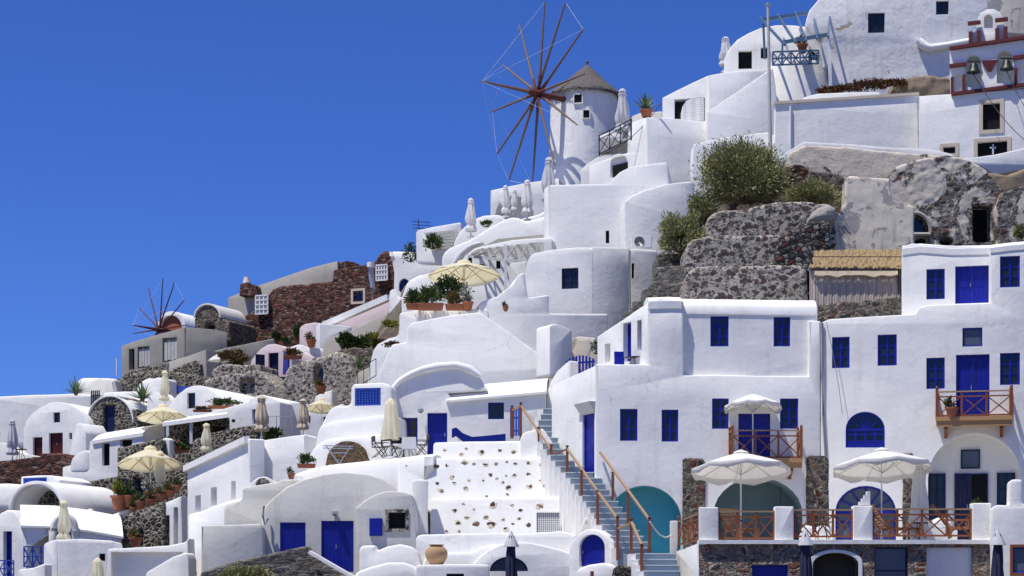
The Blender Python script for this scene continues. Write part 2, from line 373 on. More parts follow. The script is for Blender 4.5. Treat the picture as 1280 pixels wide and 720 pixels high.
def prism(F, P2, depth, holes=(), bev=.05, d0=0.0, rev=None):
    """extruded outline in facade coordinates; holes = [(poly, depth)] recessed niches"""
    bm = bmesh.new(); P2 = [Vector(p) for p in P2]
    if area2(P2) < 0: P2.reverse()
    rings = []
    if bev > 0: lay = [(d0, bev), (d0+.3*bev, .3*bev), (d0+bev, 0), (depth, 0)]
    else: lay = [(d0, 0), (depth, 0)]
    for d, ins in lay:
        Q = inset(P2, ins) if ins else P2
        rings.append([bm.verts.new(F.P(q.x, q.y, d)) for q in Q])
    front2 = inset(P2, bev) if bev > 0 else P2
    hv = []; polys = [[Vector((q.x, q.y, 0)) for q in front2]]; allv = list(rings[0])
    for H, hd in holes:
        H = [Vector(h) for h in H]
        if area2(H) > 0: H = H[::-1]
        vs = [bm.verts.new(F.P(h.x, h.y, d0)) for h in H]; hv.append((H, hd, vs)); polys.append([Vector((h.x, h.y, 0)) for h in H]); allv += vs
    for t in tessellate_polygon(polys):
        try: bm.faces.new([allv[i] for i in t])
        except ValueError: pass
    n = len(P2)
    for a, b in zip(rings, rings[1:]):
        for k in range(n): bm.faces.new((a[k], a[(k+1)%n], b[(k+1)%n], b[k]))
    bm.faces.new(rings[-1][::-1])
    for H, hd, vs in hv:
        back = [bm.verts.new(F.P(h.x, h.y, d0+hd)) for h in H]; m = len(H)
        for k in range(m): bm.faces.new((vs[k], back[k], back[(k+1)%m], vs[(k+1)%m]))
        bm.faces.new(back)
    fr = set(rings[0])
    for e in bm.edges:
        if e.verts[0] in fr and e.verts[1] in fr: e.smooth = False
    return bm
SEED = [0]
def rectpoly(F, x0, y0, x1, y1):
    u0, u1, v0, v1 = prect(F, x0, y0, x1, y1); return [(u0, v0), (u1, v0), (u1, v1), (u0, v1)]
def archpoly(F, x0, y0, x1, y1, sy, n=14):
    pts = [(x0, y1)]+arc((x0+x1)/2, sy, (x1-x0)/2, sy-y0, 180, 0, n)+[(x1, y1)]
    if y1-sy < 1: pts = arc((x0+x1)/2, sy, (x1-x0)/2, sy-y0, 180, 0, n)
    return [F.uv(*p) for p in pts]
def W(par, F, outline, depth, mat='white', ops=(), name='wall', rnd=.14, bev=.07, jit=.035, rough=None, d0=0.0, label=None):
    """one wall body from a traced outline, with openings filled by windows, doors and niches"""
    SEED[0] += 1
    P = [Vector(F.uv(*p)) for p in outline]
    P = refine(P, rnd, jit, SEED[0])
    holes = []
    for o in ops:
        k, x0, y0, x1, y1 = o[:5]; q = o[5] if len(o) > 5 else {}
        poly = archpoly(F, x0, y0, x1, y1, q['sy']) if 'sy' in q else rectpoly(F, x0, y0, x1, y1)
        holes.append((poly, q.get('rec', .16)+.02))
    bm = prism(F, P, depth, holes, bev, d0)
    o = add(bm, name, mat, par, smooth=40, label=label)
    if rough:
        m = o.modifiers.new('r', 'REMESH'); m.mode = 'VOXEL'; m.voxel_size = rough[0]; m.use_smooth_shade = True
        tx = bpy.data.textures.get('clo%g' % rough[2]) or bpy.data.textures.new('clo%g' % rough[2], 'CLOUDS'); tx.noise_scale = rough[2]; tx.noise_depth = 4
        m = o.modifiers.new('d', 'DISPLACE'); m.texture = tx; m.strength = rough[1]; m.mid_level = .5; m.texture_coords = 'LOCAL'
    host = par if par is not None else o
    for op in ops:
        k, x0, y0, x1, y1 = op[:5]; q = op[5] if len(op) > 5 else {}
        fill(host, F, k, x0, y0, x1, y1, q, d0)
    return o
def fill(par, F, k, x0, y0, x1, y1, q, d0=0.0):
    rec = q.get('rec', .16)+d0; mat = q.get('mat', 'blue'); u0, u1, v0, v1 = prect(F, x0, y0, x1, y1)
    w = u1-u0; h = v1-v0; lab = q.get('label')
    if q.get('sur'):
        s, sm = q['sur']; bm = bmesh.new(); e = .05
        fbox(bm, F, u0-s, u0-.003, v0-s, v1+s, d0-e, d0+.05); fbox(bm, F, u1+.003, u1+s, v0-s, v1+s, d0-e, d0+.05)
        fbox(bm, F, u0-.003, u1+.003, v1+.003, v1+s, d0-e, d0+.05)
        if q.get('sill', 1): fbox(bm, F, u0-.003, u1+.003, v0-s, v0-.003, d0-e, d0+.05)
        add(bm, 'surround', sm, par)
    if k in ('n',): return
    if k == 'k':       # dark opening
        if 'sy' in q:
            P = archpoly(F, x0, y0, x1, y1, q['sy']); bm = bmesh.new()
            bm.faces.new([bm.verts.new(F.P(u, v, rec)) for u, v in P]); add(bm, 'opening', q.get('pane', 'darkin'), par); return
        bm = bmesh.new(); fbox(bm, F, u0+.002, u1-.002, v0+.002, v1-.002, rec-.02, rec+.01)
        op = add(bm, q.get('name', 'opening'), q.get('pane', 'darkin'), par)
        if q.get('frame'):
            bm = bmesh.new(); t = .05
            for a in ((u0, u0+t, v0, v1), (u1-t, u1, v0, v1), (u0+t, u1-t, v0, v0+t), (u0+t, u1-t, v1-t, v1)): fbox(bm, F, *a, rec-.07, rec-.021)
            add(bm, 'frame', q['frame'], op)
        return
    if k == 'w':
        c, r = q.get('n', (2, 3)); t = q.get('t', .055); bm = bmesh.new(); D0, D1 = rec-.06, rec
        for a in ((u0, u0+t, v0, v1), (u1-t, u1, v0, v1), (u0+t, u1-t, v0, v0+t), (u0+t, u1-t, v1-t, v1)): fbox(bm, F, *a, D0, D1)
        iw = w-2*t; ih = h-2*t
        for i in range(1, c): m = u0+t+iw*i/c; tt = t*(1.5 if (c == 2) else .5); fbox(bm, F, m-tt/2, m+tt/2, v0+t, v1-t, D0-.012, D1)
        if c == 2 and r > 1:       # casement stiles
            for m in (u0+t+.022, u1-t-.022): fbox(bm, F, m-.024, m+.024, v0+t, v1-t, D0+.01, D1)
        for j in range(1, r): m = v0+t+ih*j/r; fbox(bm, F, u0+t, u1-t, m-.02, m+.02, D0+.012, D1)
        o = add(bm, 'window', mat, par, label=lab)
        bm = bmesh.new(); fbox(bm, F, u0+.01, u1-.01, v0+.01, v1-.01, rec-.012, rec+.012); add(bm, 'pane', q.get('pane', 'glass'), o)
        if q.get('ledge', 0):
            bm = bmesh.new(); fbox(bm, F, u0-.04, u1+.04, v0-.05, v0-.003, d0-.05, d0+.08); add(bm, 'sill', 'whitepaint', o)
        return
    if k in ('d', 's'):
        bm = bmesh.new(); t = .06; D0, D1 = rec-.05, rec
        for a in ((u0, u0+t, v0, v1), (u1-t, u1, v0, v1), (u0+t, u1-t, v1-t, v1)): fbox(bm, F, *a, D0-.03, D1)
        nl = 2 if k == 'd' else 1; lw = (w-2*t)/nl
        for i in range(nl):
            a = u0+t+lw*i+.006; b = a+lw-.012
            np_ = max(2, int(lw/.14))
            for j in range(np_): fbox(bm, F, a+(b-a)*j/np_+.004, a+(b-a)*(j+1)/np_-.004, v0+.02, v1-t, D0+.015, D1)
            for (z0, z1) in ((.02, .12), (.45, .52), (.9, .96)) if q.get('rails', 1) else (): fbox(bm, F, a+.004, b-.004, v0+h*z0, v0+h*z1-.02, D0, D0+.014)
            for (m0, m1) in ((a+.004, a+.07), (b-.07, b-.004)): fbox(bm, F, m0, m1, v0+.02, v1-t-.003, D0+.003, D0+.013)
        o = add(bm, 'shutter' if q.get('shut') else 'door', mat, par, label=lab)
        if not q.get('shut'):
            bm = bmesh.new(); m = (u0+u1)/2 if nl == 2 else u1-.14
            fbox(bm, F, m-.07 if nl == 2 else m, m-.04 if nl == 2 else m+.03, v0+h*.46, v0+h*.54, D0-.03, D0-.002); add(bm, 'handle', 'metal', o)
        return
    if k == 'aw':      # arched window with fan
        P = [Vector(p) for p in archpoly(F, x0, y0, x1, y1, q['sy'])]
        if area2(P) < 0: P.reverse()
        I = inset(P, .08); bm = bmesh.new()
        A = [bm.verts.new(F.P(p.x, p.y, rec-.07)) for p in P]; B = [bm.verts.new(F.P(p.x, p.y, rec-.07)) for p in I]; C = [bm.verts.new(F.P(p.x, p.y, rec)) for p in I]
        n = len(P)
        for i in range(n): bm.faces.new((A[i], A[(i+1)%n], B[(i+1)%n], B[i])); bm.faces.new((B[i], B[(i+1)%n], C[(i+1)%n], C[i]))
        um = (u0+u1)/2; vs = F.uv((x0+x1)/2, q.get('bar', q['sy']))[1]; vt = v1
        fbox(bm, F, u0+.03, u1-.03, vs-.05, vs+.05, rec-.08, rec)
        for an in q.get('fan', (40, 90, 140)):
            a = math.radians(an); L = .93; bar(bm, F.P(um, vs, rec-.03), F.P(um+math.cos(a)*w/2*L, vs+math.sin(a)*(vt-vs)*L, rec-.03), .06, .05)
        if vs-v0 > .3:
            for i in range(1, 4): m = u0+w*i/4; fbox(bm, F, m-.04, m+.04, v0, vs, rec-.07, rec)
            if q.get('solid', 1):
                fbox(bm, F, u0+.05, u1-.05, v0+.04, v0+(vs-v0)*.35, rec-.05, rec)
            for zz in (.35, .75): fbox(bm, F, u0+.05, u1-.05, v0+(vs-v0)*zz-.03, v0+(vs-v0)*zz+.03, rec-.06, rec)
        o = add(bm, 'window', mat, par, label=lab)
        bm = bmesh.new(); bm.faces.new([bm.verts.new(F.P(p.x, p.y, rec-.005)) for p in P]); add(bm, q.get('pname', 'pane'), q.get('pane', 'glass'), o)
        return
def lining(par, F, poly, depth, mat, name='vault_lining', back=None):
    P = [Vector(p) for p in poly]
    if area2(P) < 0: P.reverse()
    P = inset(P, .006); bm = bmesh.new()
    A = [bm.verts.new(F.P(p.x, p.y, .006)) for p in P]; B = [bm.verts.new(F.P(p.x, p.y, depth-.006)) for p in P]; n = len(P)
    for i in range(n): bm.faces.new((A[i], A[(i+1)%n], B[(i+1)%n], B[i]))
    if back is None: bm.faces.new(B)
    add(bm, name, mat, par, smooth=40)
def slope(par, F, pts, prof, mat='white', name='roof', label=None):
    """profile [(depth, dz)] swept along a polyline traced on the facade"""
    bm = bmesh.new(); rings = []
    for px, py in pts:
        u, v = F.uv(px, py); rings.append([bm.verts.new(F.P(u, v+dz, d)) for d, dz in prof])
    m = len(prof)
    for a, b in zip(rings, rings[1:]):
        for k in range(m): bm.faces.new((a[k], a[(k+1)%m], b[(k+1)%m], b[k]))
    bm.faces.new(rings[0]); bm.faces.new(rings[-1][::-1])
    return add(bm, name, mat, par, smooth=50, label=label)
ROOFP = [(-.03, -.25), (-.03, -.02), (.12, .09), (.5, .27), (1.2, .42), (2.5, .45), (2.5, -.25)]
def dome_band(par, F, x0, x1, ytop, ysp, depth, mat='white', th=.14, over=.06, name='roof', n=18, y1=None):
    """arched roof shell (vault) over an arch gable"""
    cx = (x0+x1)/2; rx = (x1-x0)/2; ry = ysp-ytop
    P = [Vector(F.uv(*p)) for p in arc(cx, ysp, rx, ry, 180, 0, n)]
    if area2(P) < 0: P.reverse()
    c = Vector(((P[0].x+P[-1].x)/2, (P[0].y+P[-1].y)/2))
    out = [p+(p-c).normalized()*th for p in P]
    ring = P+out[::-1] if True else None
    bm = prism(F, ring, depth, (), .03, d0=-over); return add(bm, name, mat, par, smooth=40)
# ---------------------------------------------------------------- prototypes, built round the origin and copied
PARASOLS = {}
def open_parasol(mat, R=1.6, H=2.5, drop=.5, n=8, val=.16, vent=True, key=None, lean=8):
    root = thing('open_parasol', 'x', 'parasol')
    bm = bmesh.new(); tube(bm, [(0,0,0),(0,0,H+.04)], .028, 10); add(bm, 'pole', 'whitepaint', root, 40)
    bm = bmesh.new(); NS = 6; rings = []
    for j in range(NS+1):
        f = .03+.97*j/NS; ring = []
        for k in range(n*4):
            a = 2*PI*k/(n*4); ph = (k % 4)/4; sag = math.cos(PI/n)/math.cos((ph-.5)*2*PI/n)
            r = R*f*(sag*.5+.5 if n > 0 else 1); z = H-drop*(f**1.15)-.05*f*math.sin(PI*ph)
            ring.append(bm.verts.new((r*math.cos(a), r*math.sin(a), z)))
        rings.append(ring)
    ring = []
    for k in range(n*4):
        c = rings[-1][k].co; ph = (k % 4)/4; ring.append(bm.verts.new((c.x*1.015, c.y*1.015, c.z-val*(1-.35*abs(math.cos(PI*ph))))))
    if val > 0: rings.append(ring)
    m = n*4
    for a, b in zip(rings, rings[1:]):
        for k in range(m): bm.faces.new((a[k], a[(k+1)%m], b[(k+1)%m], b[k]))
    bm.faces.new(rings[0])
    TL = Matrix.Translation((0,0,H)) @ Matrix.Rotation(-math.radians(lean), 4, 'X') @ Matrix.Translation((0,0,-H)); bm.transform(TL)
    cn = add(bm, 'canopy', mat, root, 50)
    sd = cn.modifiers.new('t', 'SOLIDIFY'); sd.thickness = .012
    if vent:
        bm = bmesh.new(); lathe(bm, (0,0,H), [(.30,-.03),(.27,.02),(.1,.09),(.02,.12)], 16); bm.transform(TL); add(bm, 'vent_cap', mat, cn, 50)
    bm = bmesh.new()
    for k in range(n):
        a = 2*PI*k/n; e = Vector((R*.97*math.cos(a), R*.97*math.sin(a), H-drop-.03)); bar(bm, (0, 0, H-.06), e, .018, .025)
        bar(bm, (0, 0, H-drop-.25), Vector((0, 0, H-.06)).lerp(e, .5), .014, .018)
    bm.transform(TL); add(bm, 'ribs', 'metal' if not mat == 'canvascream' else 'woodrailtop', root)
    bm = bmesh.new(); lathe(bm, (0,0,0), [(.28,0),(.28,.05),(.06,.09),(.05,.3)], 14); add(bm, 'base', 'whitepaint', root, 40)
    return root
def closed_parasol(mat, H=2.4, w=.26, tie=.30, pole=.55, cap=True, seed=1, polemat='whitepaint', flare=1.0):
    root = thing('closed_parasol', 'x', 'parasol')
    bm = bmesh.new(); tube(bm, [(0,0,0),(0,0,H+.05)], .026, 8); add(bm, 'pole', polemat, root, 40)
    rnd = random.Random(seed); ph = rnd.uniform(0, 6)
    L = H-pole
    prof = [(.03, H), (.10, H-.06*L), (.15*w/.26, H-.12*L), (.13*w/.26, H-.17*L), (.17*w/.26, H-.3*L), (w*.85, H-.5*L), (w*.95, H-.62*L), (w*.88, H-.74*L), (w*.70, H-.81*L-.02), (w*.92*flare, H-.88*L), (w*1.05*flare, H-.95*L), (w*.9*flare, pole)]
    if flare < .9: prof = [(.03, H), (.10, H-.05*L), (w*.62, H-.10*L), (w*.7, H-.3*L), (w*.9, H-.6*L), (w, H-.85*L), (w*1.02, pole)]
    def fn(a, z): return 1+.34*abs(math.sin(a*4+ph+z*.5))-.17+.12*math.sin(a*3+z*4+ph)
    bm = bmesh.new(); P = []
    for i in range(len(prof)-1):
        for j in range(3):
            f = j/3; P.append((prof[i][0]*(1-f)+prof[i+1][0]*f, prof[i][1]*(1-f)+prof[i+1][1]*f))
    P.append(prof[-1]); P.append((.03, prof[-1][1]+.06))
    lathe(bm, (0,0,0), P, 48, fn, cap=False); cn = add(bm, 'canopy', mat, root, 60)
    if flare >= .9:
        bm = bmesh.new(); lathe(bm, (0,0,0), [(w*.66, H-.79*L-.02), (w*.74, H-.81*L-.03), (w*.66, H-.83*L-.05)], 20); add(bm, 'tie', 'canvastan', cn, 40)
    if cap:
        bm = bmesh.new(); lathe(bm, (0,0,0), [(.035, H+.03),(.10,H-.0),(.16,H-.07),(.18,H-.13),(.14,H-.15)], 24, lambda a, z: 1+.1*math.sin(a*8)); add(bm, 'cap', mat, cn, 50)
    bm = bmesh.new(); lathe(bm, (0,0,0), [(.26,0),(.26,.05),(.06,.09),(.045,.3)], 14); add(bm, 'base', 'whitepaint', root, 40)
    return root
def place(proto, px, pyb, Y, label, group, s=1.0, rz=0.0, name=None, tilt=0):
    o = copy_tree(proto) if proto.get('used') else proto
    if 'used' in o: del o['used']
    if not proto.get('used') and o is proto: pass
    o.location = at(px, pyb, Y); o.rotation_euler = (0, tilt, rz); o.scale = (s, s, s)
    o['label'] = label
    if group: o['group'] = group
    elif 'group' in o: del o['group']
    return o
class Proto:
    """the first placement moves the source itself, later ones copy it"""
    def __init__(s, fn): s.fn = fn; s.o = None
    def put(s, px, pyb, Y, label, group=None, sc=1.0, rz=0.0, tilt=0.0, cat=None):
        if s.o is None: s.o = s.fn(); o = s.o
        else: o = copy_tree(s.o)
        o.location = at(px, pyb, Y); o.rotation_euler = (0, tilt, rz); o.scale = (sc,)*3 if not isinstance(sc, tuple) else sc
        o['label'] = label
        if cat: o['category'] = cat
        if group: o['group'] = group
        elif 'group' in o: del o['group']
        return o
OP_CREAM = Proto(lambda: open_parasol('canvascream', 1.55, 2.45, .62, 8, 0))
OP_WHITE = Proto(lambda: open_parasol('canvaswhite', 1.95, 2.75, .62, 6, .2))
OP_SCAL = Proto(lambda: open_parasol('canvaswhite', 1.2, 2.3, .42, 10, .2, False))
CP_CREAM = Proto(lambda: closed_parasol('canvascream', 2.4, .27, seed=1))
CP_TAN = Proto(lambda: closed_parasol('canvastan', 2.4, .25, seed=5))
CP_WHITE = Proto(lambda: closed_parasol('canvaswhite', 2.5, .34, seed=2, pole=.35))
CP_GREY = Proto(lambda: closed_parasol('canvasgrey', 2.5, .32, seed=3, pole=.4))
CP_STRAIGHT = Proto(lambda: closed_parasol('canvascream', 2.4, .36, seed=4, flare=.7, pole=.75))
def navy_parasol():
    r = closed_parasol('canvasnavy', 2.2, .2, seed=6, flare=.7, pole=.3, cap=False)
    bm = bmesh.new(); lathe(bm, (0,0,0), [(.02,2.3),(.05,2.24),(.15,2.02),(.26,1.78),(.28,1.72),(.2,1.74)], 24, lambda a, z: 1+.14*math.sin(a*8)*(2.3-z)); add(bm, 'top_flap', 'canvasgrey', r, 60)
    return r
CP_NAVY = Proto(navy_parasol)
def pot(R=.25, H=.4, plant='leafdark', ph=.4, n=220, mat='terracotta', ll=.14, lw=.03, up=1.0, kind='tree', rad=None):
    root = thing('potted_plant', 'x', 'potted plant')
    bm = bmesh.new(); lathe(bm, (0,0,0), [(R*.62,0),(R*.72,H*.2),(R*.95,H*.8),(R*.97,H*.84),(R*1.1,H*.86),(R*1.12,H),(R*.98,H),(R*.95,H*.9)], 18, None, False); p = add(bm, 'pot', mat, root, 40)
    bm = bmesh.new(); lathe(bm, (0,0,0), [(R*.97,H*.88),(.01,H*.9)], 16); add(bm, 'soil', 'soil', p)
    bm = bmesh.new()
    if kind == 'agave':
        rnd = random.Random(3)
        for i in range(34):
            a = i*2.4; e = rnd.uniform(.25, 1.3); L = ph*rnd.uniform(.8, 1.2); d = Vector((math.cos(a)*math.cos(e), math.sin(a)*math.cos(e), math.sin(e))); s = d.cross(Vector((0,0,1))).normalized()*ph*.07
            b = Vector((0,0,H*.9)); q = b+d*L*.5+Vector((0,0,.02)); vs = [bm.verts.new(v) for v in (b-s*.7, b+s*.7, q+s, b+d*L+Vector((0,0,-.05*L)), q-s)]; bm.faces.new(vs)
    else:
        leaves(bm, (0,0,H+ph*.42), rad or (R*1.25, R*1.25, ph*.5), n, ll, lw, 1, .4, 10, 4, .2, -.9)
    add(bm, 'foliage', plant, root); return root
POT_DARK = Proto(lambda: pot()); POT_YEL = Proto(lambda: pot(.42, .75, 'leafyellow', .8, 600, ll=.16, rad=(.3,.3,.45)))
POT_FLOW = Proto(lambda: pot(.27, .35, 'flowerred', .35, 260)); POT_WFLOW = Proto(lambda: pot(.22, .35, 'flowerwhite', .7, 420, rad=(.3,.3,.4)))
POT_AGAVE = Proto(lambda: pot(.32, .35, 'leafagave', .85, kind='agave'))
def planter(L=1.0, plant='leafdark', h=.38, n=900):
    root = thing('planter_box', 'x', 'planter')
    bm = bmesh.new(); a = L/2
    quadbox(bm, [(-a*.93,-.13,0),(a*.93,-.13,0),(a*.93,.13,0),(-a*.93,.13,0),(-a,-.16,.2),(a,-.16,.2),(a,.16,.2),(-a,.16,.2)])
    box(bm, -a-.02, a+.02, -.18, .18, .201, .24); add(bm, 'trough', 'terracotta', root)
    bm = bmesh.new(); leaves(bm, (0,0,.26+h*.5), (a*1.0,.25,h*1.0), n, .13, .03, 1, .5, 16, 9, .1, -.6); add(bm, 'foliage', plant, root); return root
PL_DARK = Proto(lambda: planter()); PL_FLOW = Proto(lambda: planter(.9, 'flowerred', .3)); PL_RUST = Proto(lambda: planter(1.0, 'leafrust', .3))
def agave():
    root = thing('agave_plant', 'x', 'agave'); rnd = random.Random(5); bm = bmesh.new()
    for i in range(60):
        a = i*2.4; e = rnd.uniform(.15, 1.35); L = rnd.uniform(.7, 1.2); d = Vector((math.cos(a)*math.cos(e), math.sin(a)*math.cos(e), math.sin(e))); s = d.cross(Vector((0,0,1))).normalized()*.05
        b = Vector((0,0,.05)); q = b+d*L*.45; vs = [bm.verts.new(v) for v in (b-s*.6, b+s*.6, q+s, b+d*L, q-s)]; bm.faces.new(vs)
    add(bm, 'spiky_leaves', 'leafagave', root)
    bm = bmesh.new(); rock(bm, (0,0,.03), (.13,.13,.1), 3, 2, .1); add(bm, 'stem', 'leafrust', root); return root
AGAVE = Proto(agave)
def director_chair():
    root = thing('garden_chair', 'x', 'chair'); bm = bmesh.new()
    for x in (-.26, .26):
        bar(bm, (x,-.24,0), (x,.24,.62), .03); bar(bm, (x,.24,0), (x,-.24,.44), .03); bar(bm, (x,.24,.42), (x,.27,.92), .03); bar(bm, (x,-.26,.63), (x,.27,.63), .05, .025)
    for y in (-.24, .24): bar(bm, (-.26,y,.02), (.26,y,.02), .025)
    add(bm, 'frame', 'ironblack', root)
    bm = bmesh.new(); box(bm, -.25, .25, -.23, .24, .43, .45); add(bm, 'seat', 'ironblack', root)
    bm = bmesh.new(); box(bm, -.27, .27, .255, .275, .66, .92); add(bm, 'backrest', 'ironblack', root); return root
CHAIR = Proto(director_chair)
def patio_table():
    root = thing('patio_table', 'x', 'table'); bm = bmesh.new(); lathe(bm, (0,0,.7), [(.4,0),(.42,.01),(.42,.03),(.4,.04)], 24); add(bm, 'tabletop', 'ironblack', root, 40)
    for k in range(4):
        a = k*PI/2+.4; bm = bmesh.new(); bar(bm, (.34*math.cos(a), .34*math.sin(a), 0), (.12*math.cos(a+1.2), .12*math.sin(a+1.2), .7), .03); add(bm, 'leg', 'ironblack', root)
    return root
TABLE = Proto(patio_table)
def deck_chair():
    root = thing('wooden_deck_chair', 'x', 'deck chair')
    bm = bmesh.new()
    for x in (-.3, .3): bar(bm, (x,-.9,.32), (x,.25,.30), .05, .07); bar(bm, (x,.2,.3), (x,.75,1.02), .04, .06)
    add(bm, 'frame', 'deck', root)
    for x, y in ((-.3,-.8),(.3,-.8),(-.3,.2),(.3,.2)): b = bmesh.new(); box(b, x-.03, x+.03, y-.03, y+.03, 0, .3); add(b, 'leg', 'deck', root)
    bm = bmesh.new()
    for i in range(11): y = -.88+i*.1; box(bm, -.27, .27, y, y+.07, .33, .35)
    add(bm, 'seat_slats', 'deck', root)
    bm = bmesh.new()
    for i in range(9): f = (i+.3)/9; p = Vector((0,.2,.33)).lerp(Vector((0,.75,1.05)), f); bar(bm, p+Vector((-.27,0,0)), p+Vector((.27,0,0)), .055, .02, Vector((0,-.8,.6)))
    add(bm, 'backrest_slats', 'woodlight', root)
    for x in (-.33, .33): b = bmesh.new(); bar(b, (x,-.35,.55), (x,.3,.55), .06, .03); bar(b, (x,-.3,.33), (x,-.3,.54), .04); add(b, 'armrest', 'deck', root)
    return root
DECK = Proto(deck_chair)
def rail(F, pts, h, nb, label, mat='woodrail', top='woodrailtop', posts=True, group=None, name='wooden_railing', cat='railing', w=.07, d=0.0, knob=True, mid=True, endposts=(1, 1)):
    """cross braced railing along a polyline of facade (u, v) points: pts are pixels of the bottom rail ends"""
    A = F.p(*pts[0], d); B = F.p(*pts[1], d)
    return rail3(A, B, h, nb, label, mat, top, group, name, cat, w, knob, mid, endposts)
def rail3(A, B, h, nb, label, mat='woodrail', top='woodrailtop', group=None, name='wooden_railing', cat='railing', w=.07, knob=True, mid=True, endposts=(1, 1), parent=None):
    root = parent
    if parent is None: root = thing(name, label, cat, (A+B)/2, group)
    Z = Vector((0,0,1)); s = h*.8
    bm = bmesh.new(); bar(bm, A+Z*h, B+Z*h, w*1.1, w*.6); add(bm, 'top_rail', top, root)
    bm = bmesh.new(); bar(bm, A+Z*.02, B+Z*.02, w*.9, w*.7); add(bm, 'bottom_rail', mat, root)
    if mid: bm = bmesh.new(); bar(bm, A+Z*s, B+Z*s, w*.7, w*.6); add(bm, 'middle_rail', mat, root)
    for i in range(nb+1):
        if i == 0 and not endposts[0] or i == nb and not endposts[1]: continue
        p = A.lerp(B, i/nb); bm = bmesh.new(); e = i in (0, nb); ww = w*(1.2 if e else .85)
        box(bm, p.x-ww/2, p.x+ww/2, p.y-ww/2, p.y+ww/2, p.z-(.1 if e else 0), p.z+h+(.12 if e and knob else 0)); add(bm, 'post', mat, root)
        if e and knob:
            bm = bmesh.new(); rock(bm, p+Z*(h+.17), (.055,.055,.07), 1, 2, .05); add(bm, 'finial', mat, root)
    t = s if mid else h
    for i in range(nb):
        a = A.lerp(B, (i+.06)/nb); b = A.lerp(B, (i+.94)/nb); bm = bmesh.new()
        n = (B-A).normalized().cross(Z)*w*.22
        bar(bm, a+Z*.05+n, b+Z*(t-.03)+n, w*.5); bar(bm, a+Z*(t-.03)-n, b+Z*.05-n, w*.5); add(bm, 'cross_brace', mat, root)
    return root
def ladder_rail(A, B, h, n, label, mat, name='metal_railing', w=.04, diag=True, group=None, cat='railing', balusters=True):
    root = thing(name, label, cat, (A+B)/2, group); Z = Vector((0,0,1))
    for k in (0, .5, 1) if diag else (0, 1): bm = bmesh.new(); bar(bm, A+Z*(h*k*.97+.03), B+Z*(h*k*.97+.03), w); add(bm, 'rail_bar', mat, root)
    for i in range(n+1): bm = bmesh.new(); p = A.lerp(B, i/n); bar(bm, p, p+Z*h, w); add(bm, 'post', mat, root)
    if diag:
        for i in range(n): bm = bmesh.new(); a = A.lerp(B, i/n); b = A.lerp(B, (i+1)/n); bar(bm, a+Z*.03, b+Z*h*.97, w*.8); bar(bm, b+Z*.03, a+Z*h*.97, w*.8); add(bm, 'cross_brace', mat, root)
    return root
def bush(px, py, Y, rpx, mat, label, cat='bush', n=800, ll=.22, lw=.035, up=.35, seed=1, name='bush', clumps=22, flat=-.35, depth=None):
    if name == 'shrub': flat = -.9
    c = at(px, py, Y); k = Y/F0; rad = (rpx[0]*k, (depth or rpx[0]*k*.8), rpx[1]*k)
    root = thing(name, label, cat, c-Vector((0,0,rad[2]*.8)))
    bm = bmesh.new(); leaves(bm, c, rad, n, ll, lw, 1, up, clumps, seed, .6, flat); add(bm, 'foliage', mat, root)
    bm = bmesh.new(); rnd = random.Random(seed)
    for i in range(14):
        d = Vector((rnd.gauss(0,.7), rnd.gauss(0,.5), rnd.uniform(.2, 1))).normalized(); b = c-Vector((0,0,rad[2]*.75))
        tube(bm, [b+d*.05, b+Vector((d.x*rad[0], d.y*rad[1], d.z*rad[2]))*.5, b+Vector((d.x*rad[0]*.7, d.y*rad[1]*.7, d.z*rad[2]*.75))], [.04,.025,.01], 5)
    add(bm, 'branches', 'leafrust', root); return root
def pipe(pts, r, mat, label, name='downpipe', cat='pipe', group=None):
    bm = bmesh.new(); tube(bm, pts, r, 10); return add(bm, name, mat, None, 40, label, cat, group)
def bld(name, label, px, py, Y, cat='house', group=None): return thing(name, label, cat, at(px, py, Y), group)
OP_WHITE.fn = lambda: open_parasol('canvaswhite', 1.88, 3.45, .62, 8, .26)
OP_SCAL.fn = lambda: open_parasol('canvaswhite', 1.15, 2.7, .5, 10, .2, False)
# ================================================================ right: two storey house with stone piers
FA = Fac(745, 78, 0)
hA = bld('white_house', 'white two-storey house with stone piers and teal vaults beside the long stairs', 885, 690, 78)
WN = dict(rec=.15)
W(hA, FA, [(745,455),(811,455),(811,376),(826,373),(854,376),(854,469),(1011,470),(1011,401),(1026,401),(1026,700),(745,700)], 9, 'white', [
  ('w',775,511,797,551,WN),('w',827,512,848,552,WN),('w',890,498,911,536,WN),('w',975,498,998,536,WN),
  ('d',923,517,963,579,dict(rec=.2,label='deep blue double door onto the small balcony')),
  ('n',759,607,852,700,dict(sy=652,rec=1.2)),('n',892,597,1003,700,dict(sy=642,rec=2.4))], rnd=.05)
lining(hA, FA, archpoly(FA,759,607,852,699,652), 1.2, 'teal')
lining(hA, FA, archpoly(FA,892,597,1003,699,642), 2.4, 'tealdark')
FAu = FA.off(.32)
W(hA, FAu, [(838,383),(1022,384),(1022,484),(838,484)], 8, 'white', [('w',888,395,911,433,WN),('w',967,396,988,433,WN)], rnd=.08)
slope(hA, FA, [(811,377),(838,376),(852,376.5)], [(-.04,-.3),(-.04,0),(.25,.13),(.6,.25),(1.5,.4),(3,.42),(3,-.3)])
slope(hA, FAu, [(850,383),(930,384),(1000,385),(1021,385)], [(-.04,-.3),(-.04,0),(.10,.14),(.30,.30),(.7,.42),(1.5,.46),(4,.46),(4,-.3)])
FB = Fac(811, 78, 63)
W(hA, FB, [(811,377),(746,421),(746,470),(811,470)], .6, 'white', [('s',779,403,789,452,dict(rec=.3,label='narrow blue side door on the upper terrace')),('w',796.5,400,802,438,dict(rec=.25,n=(1,3),ledge=0)),('n',756,429,763,452,dict(rec=.3))], rnd=.05)
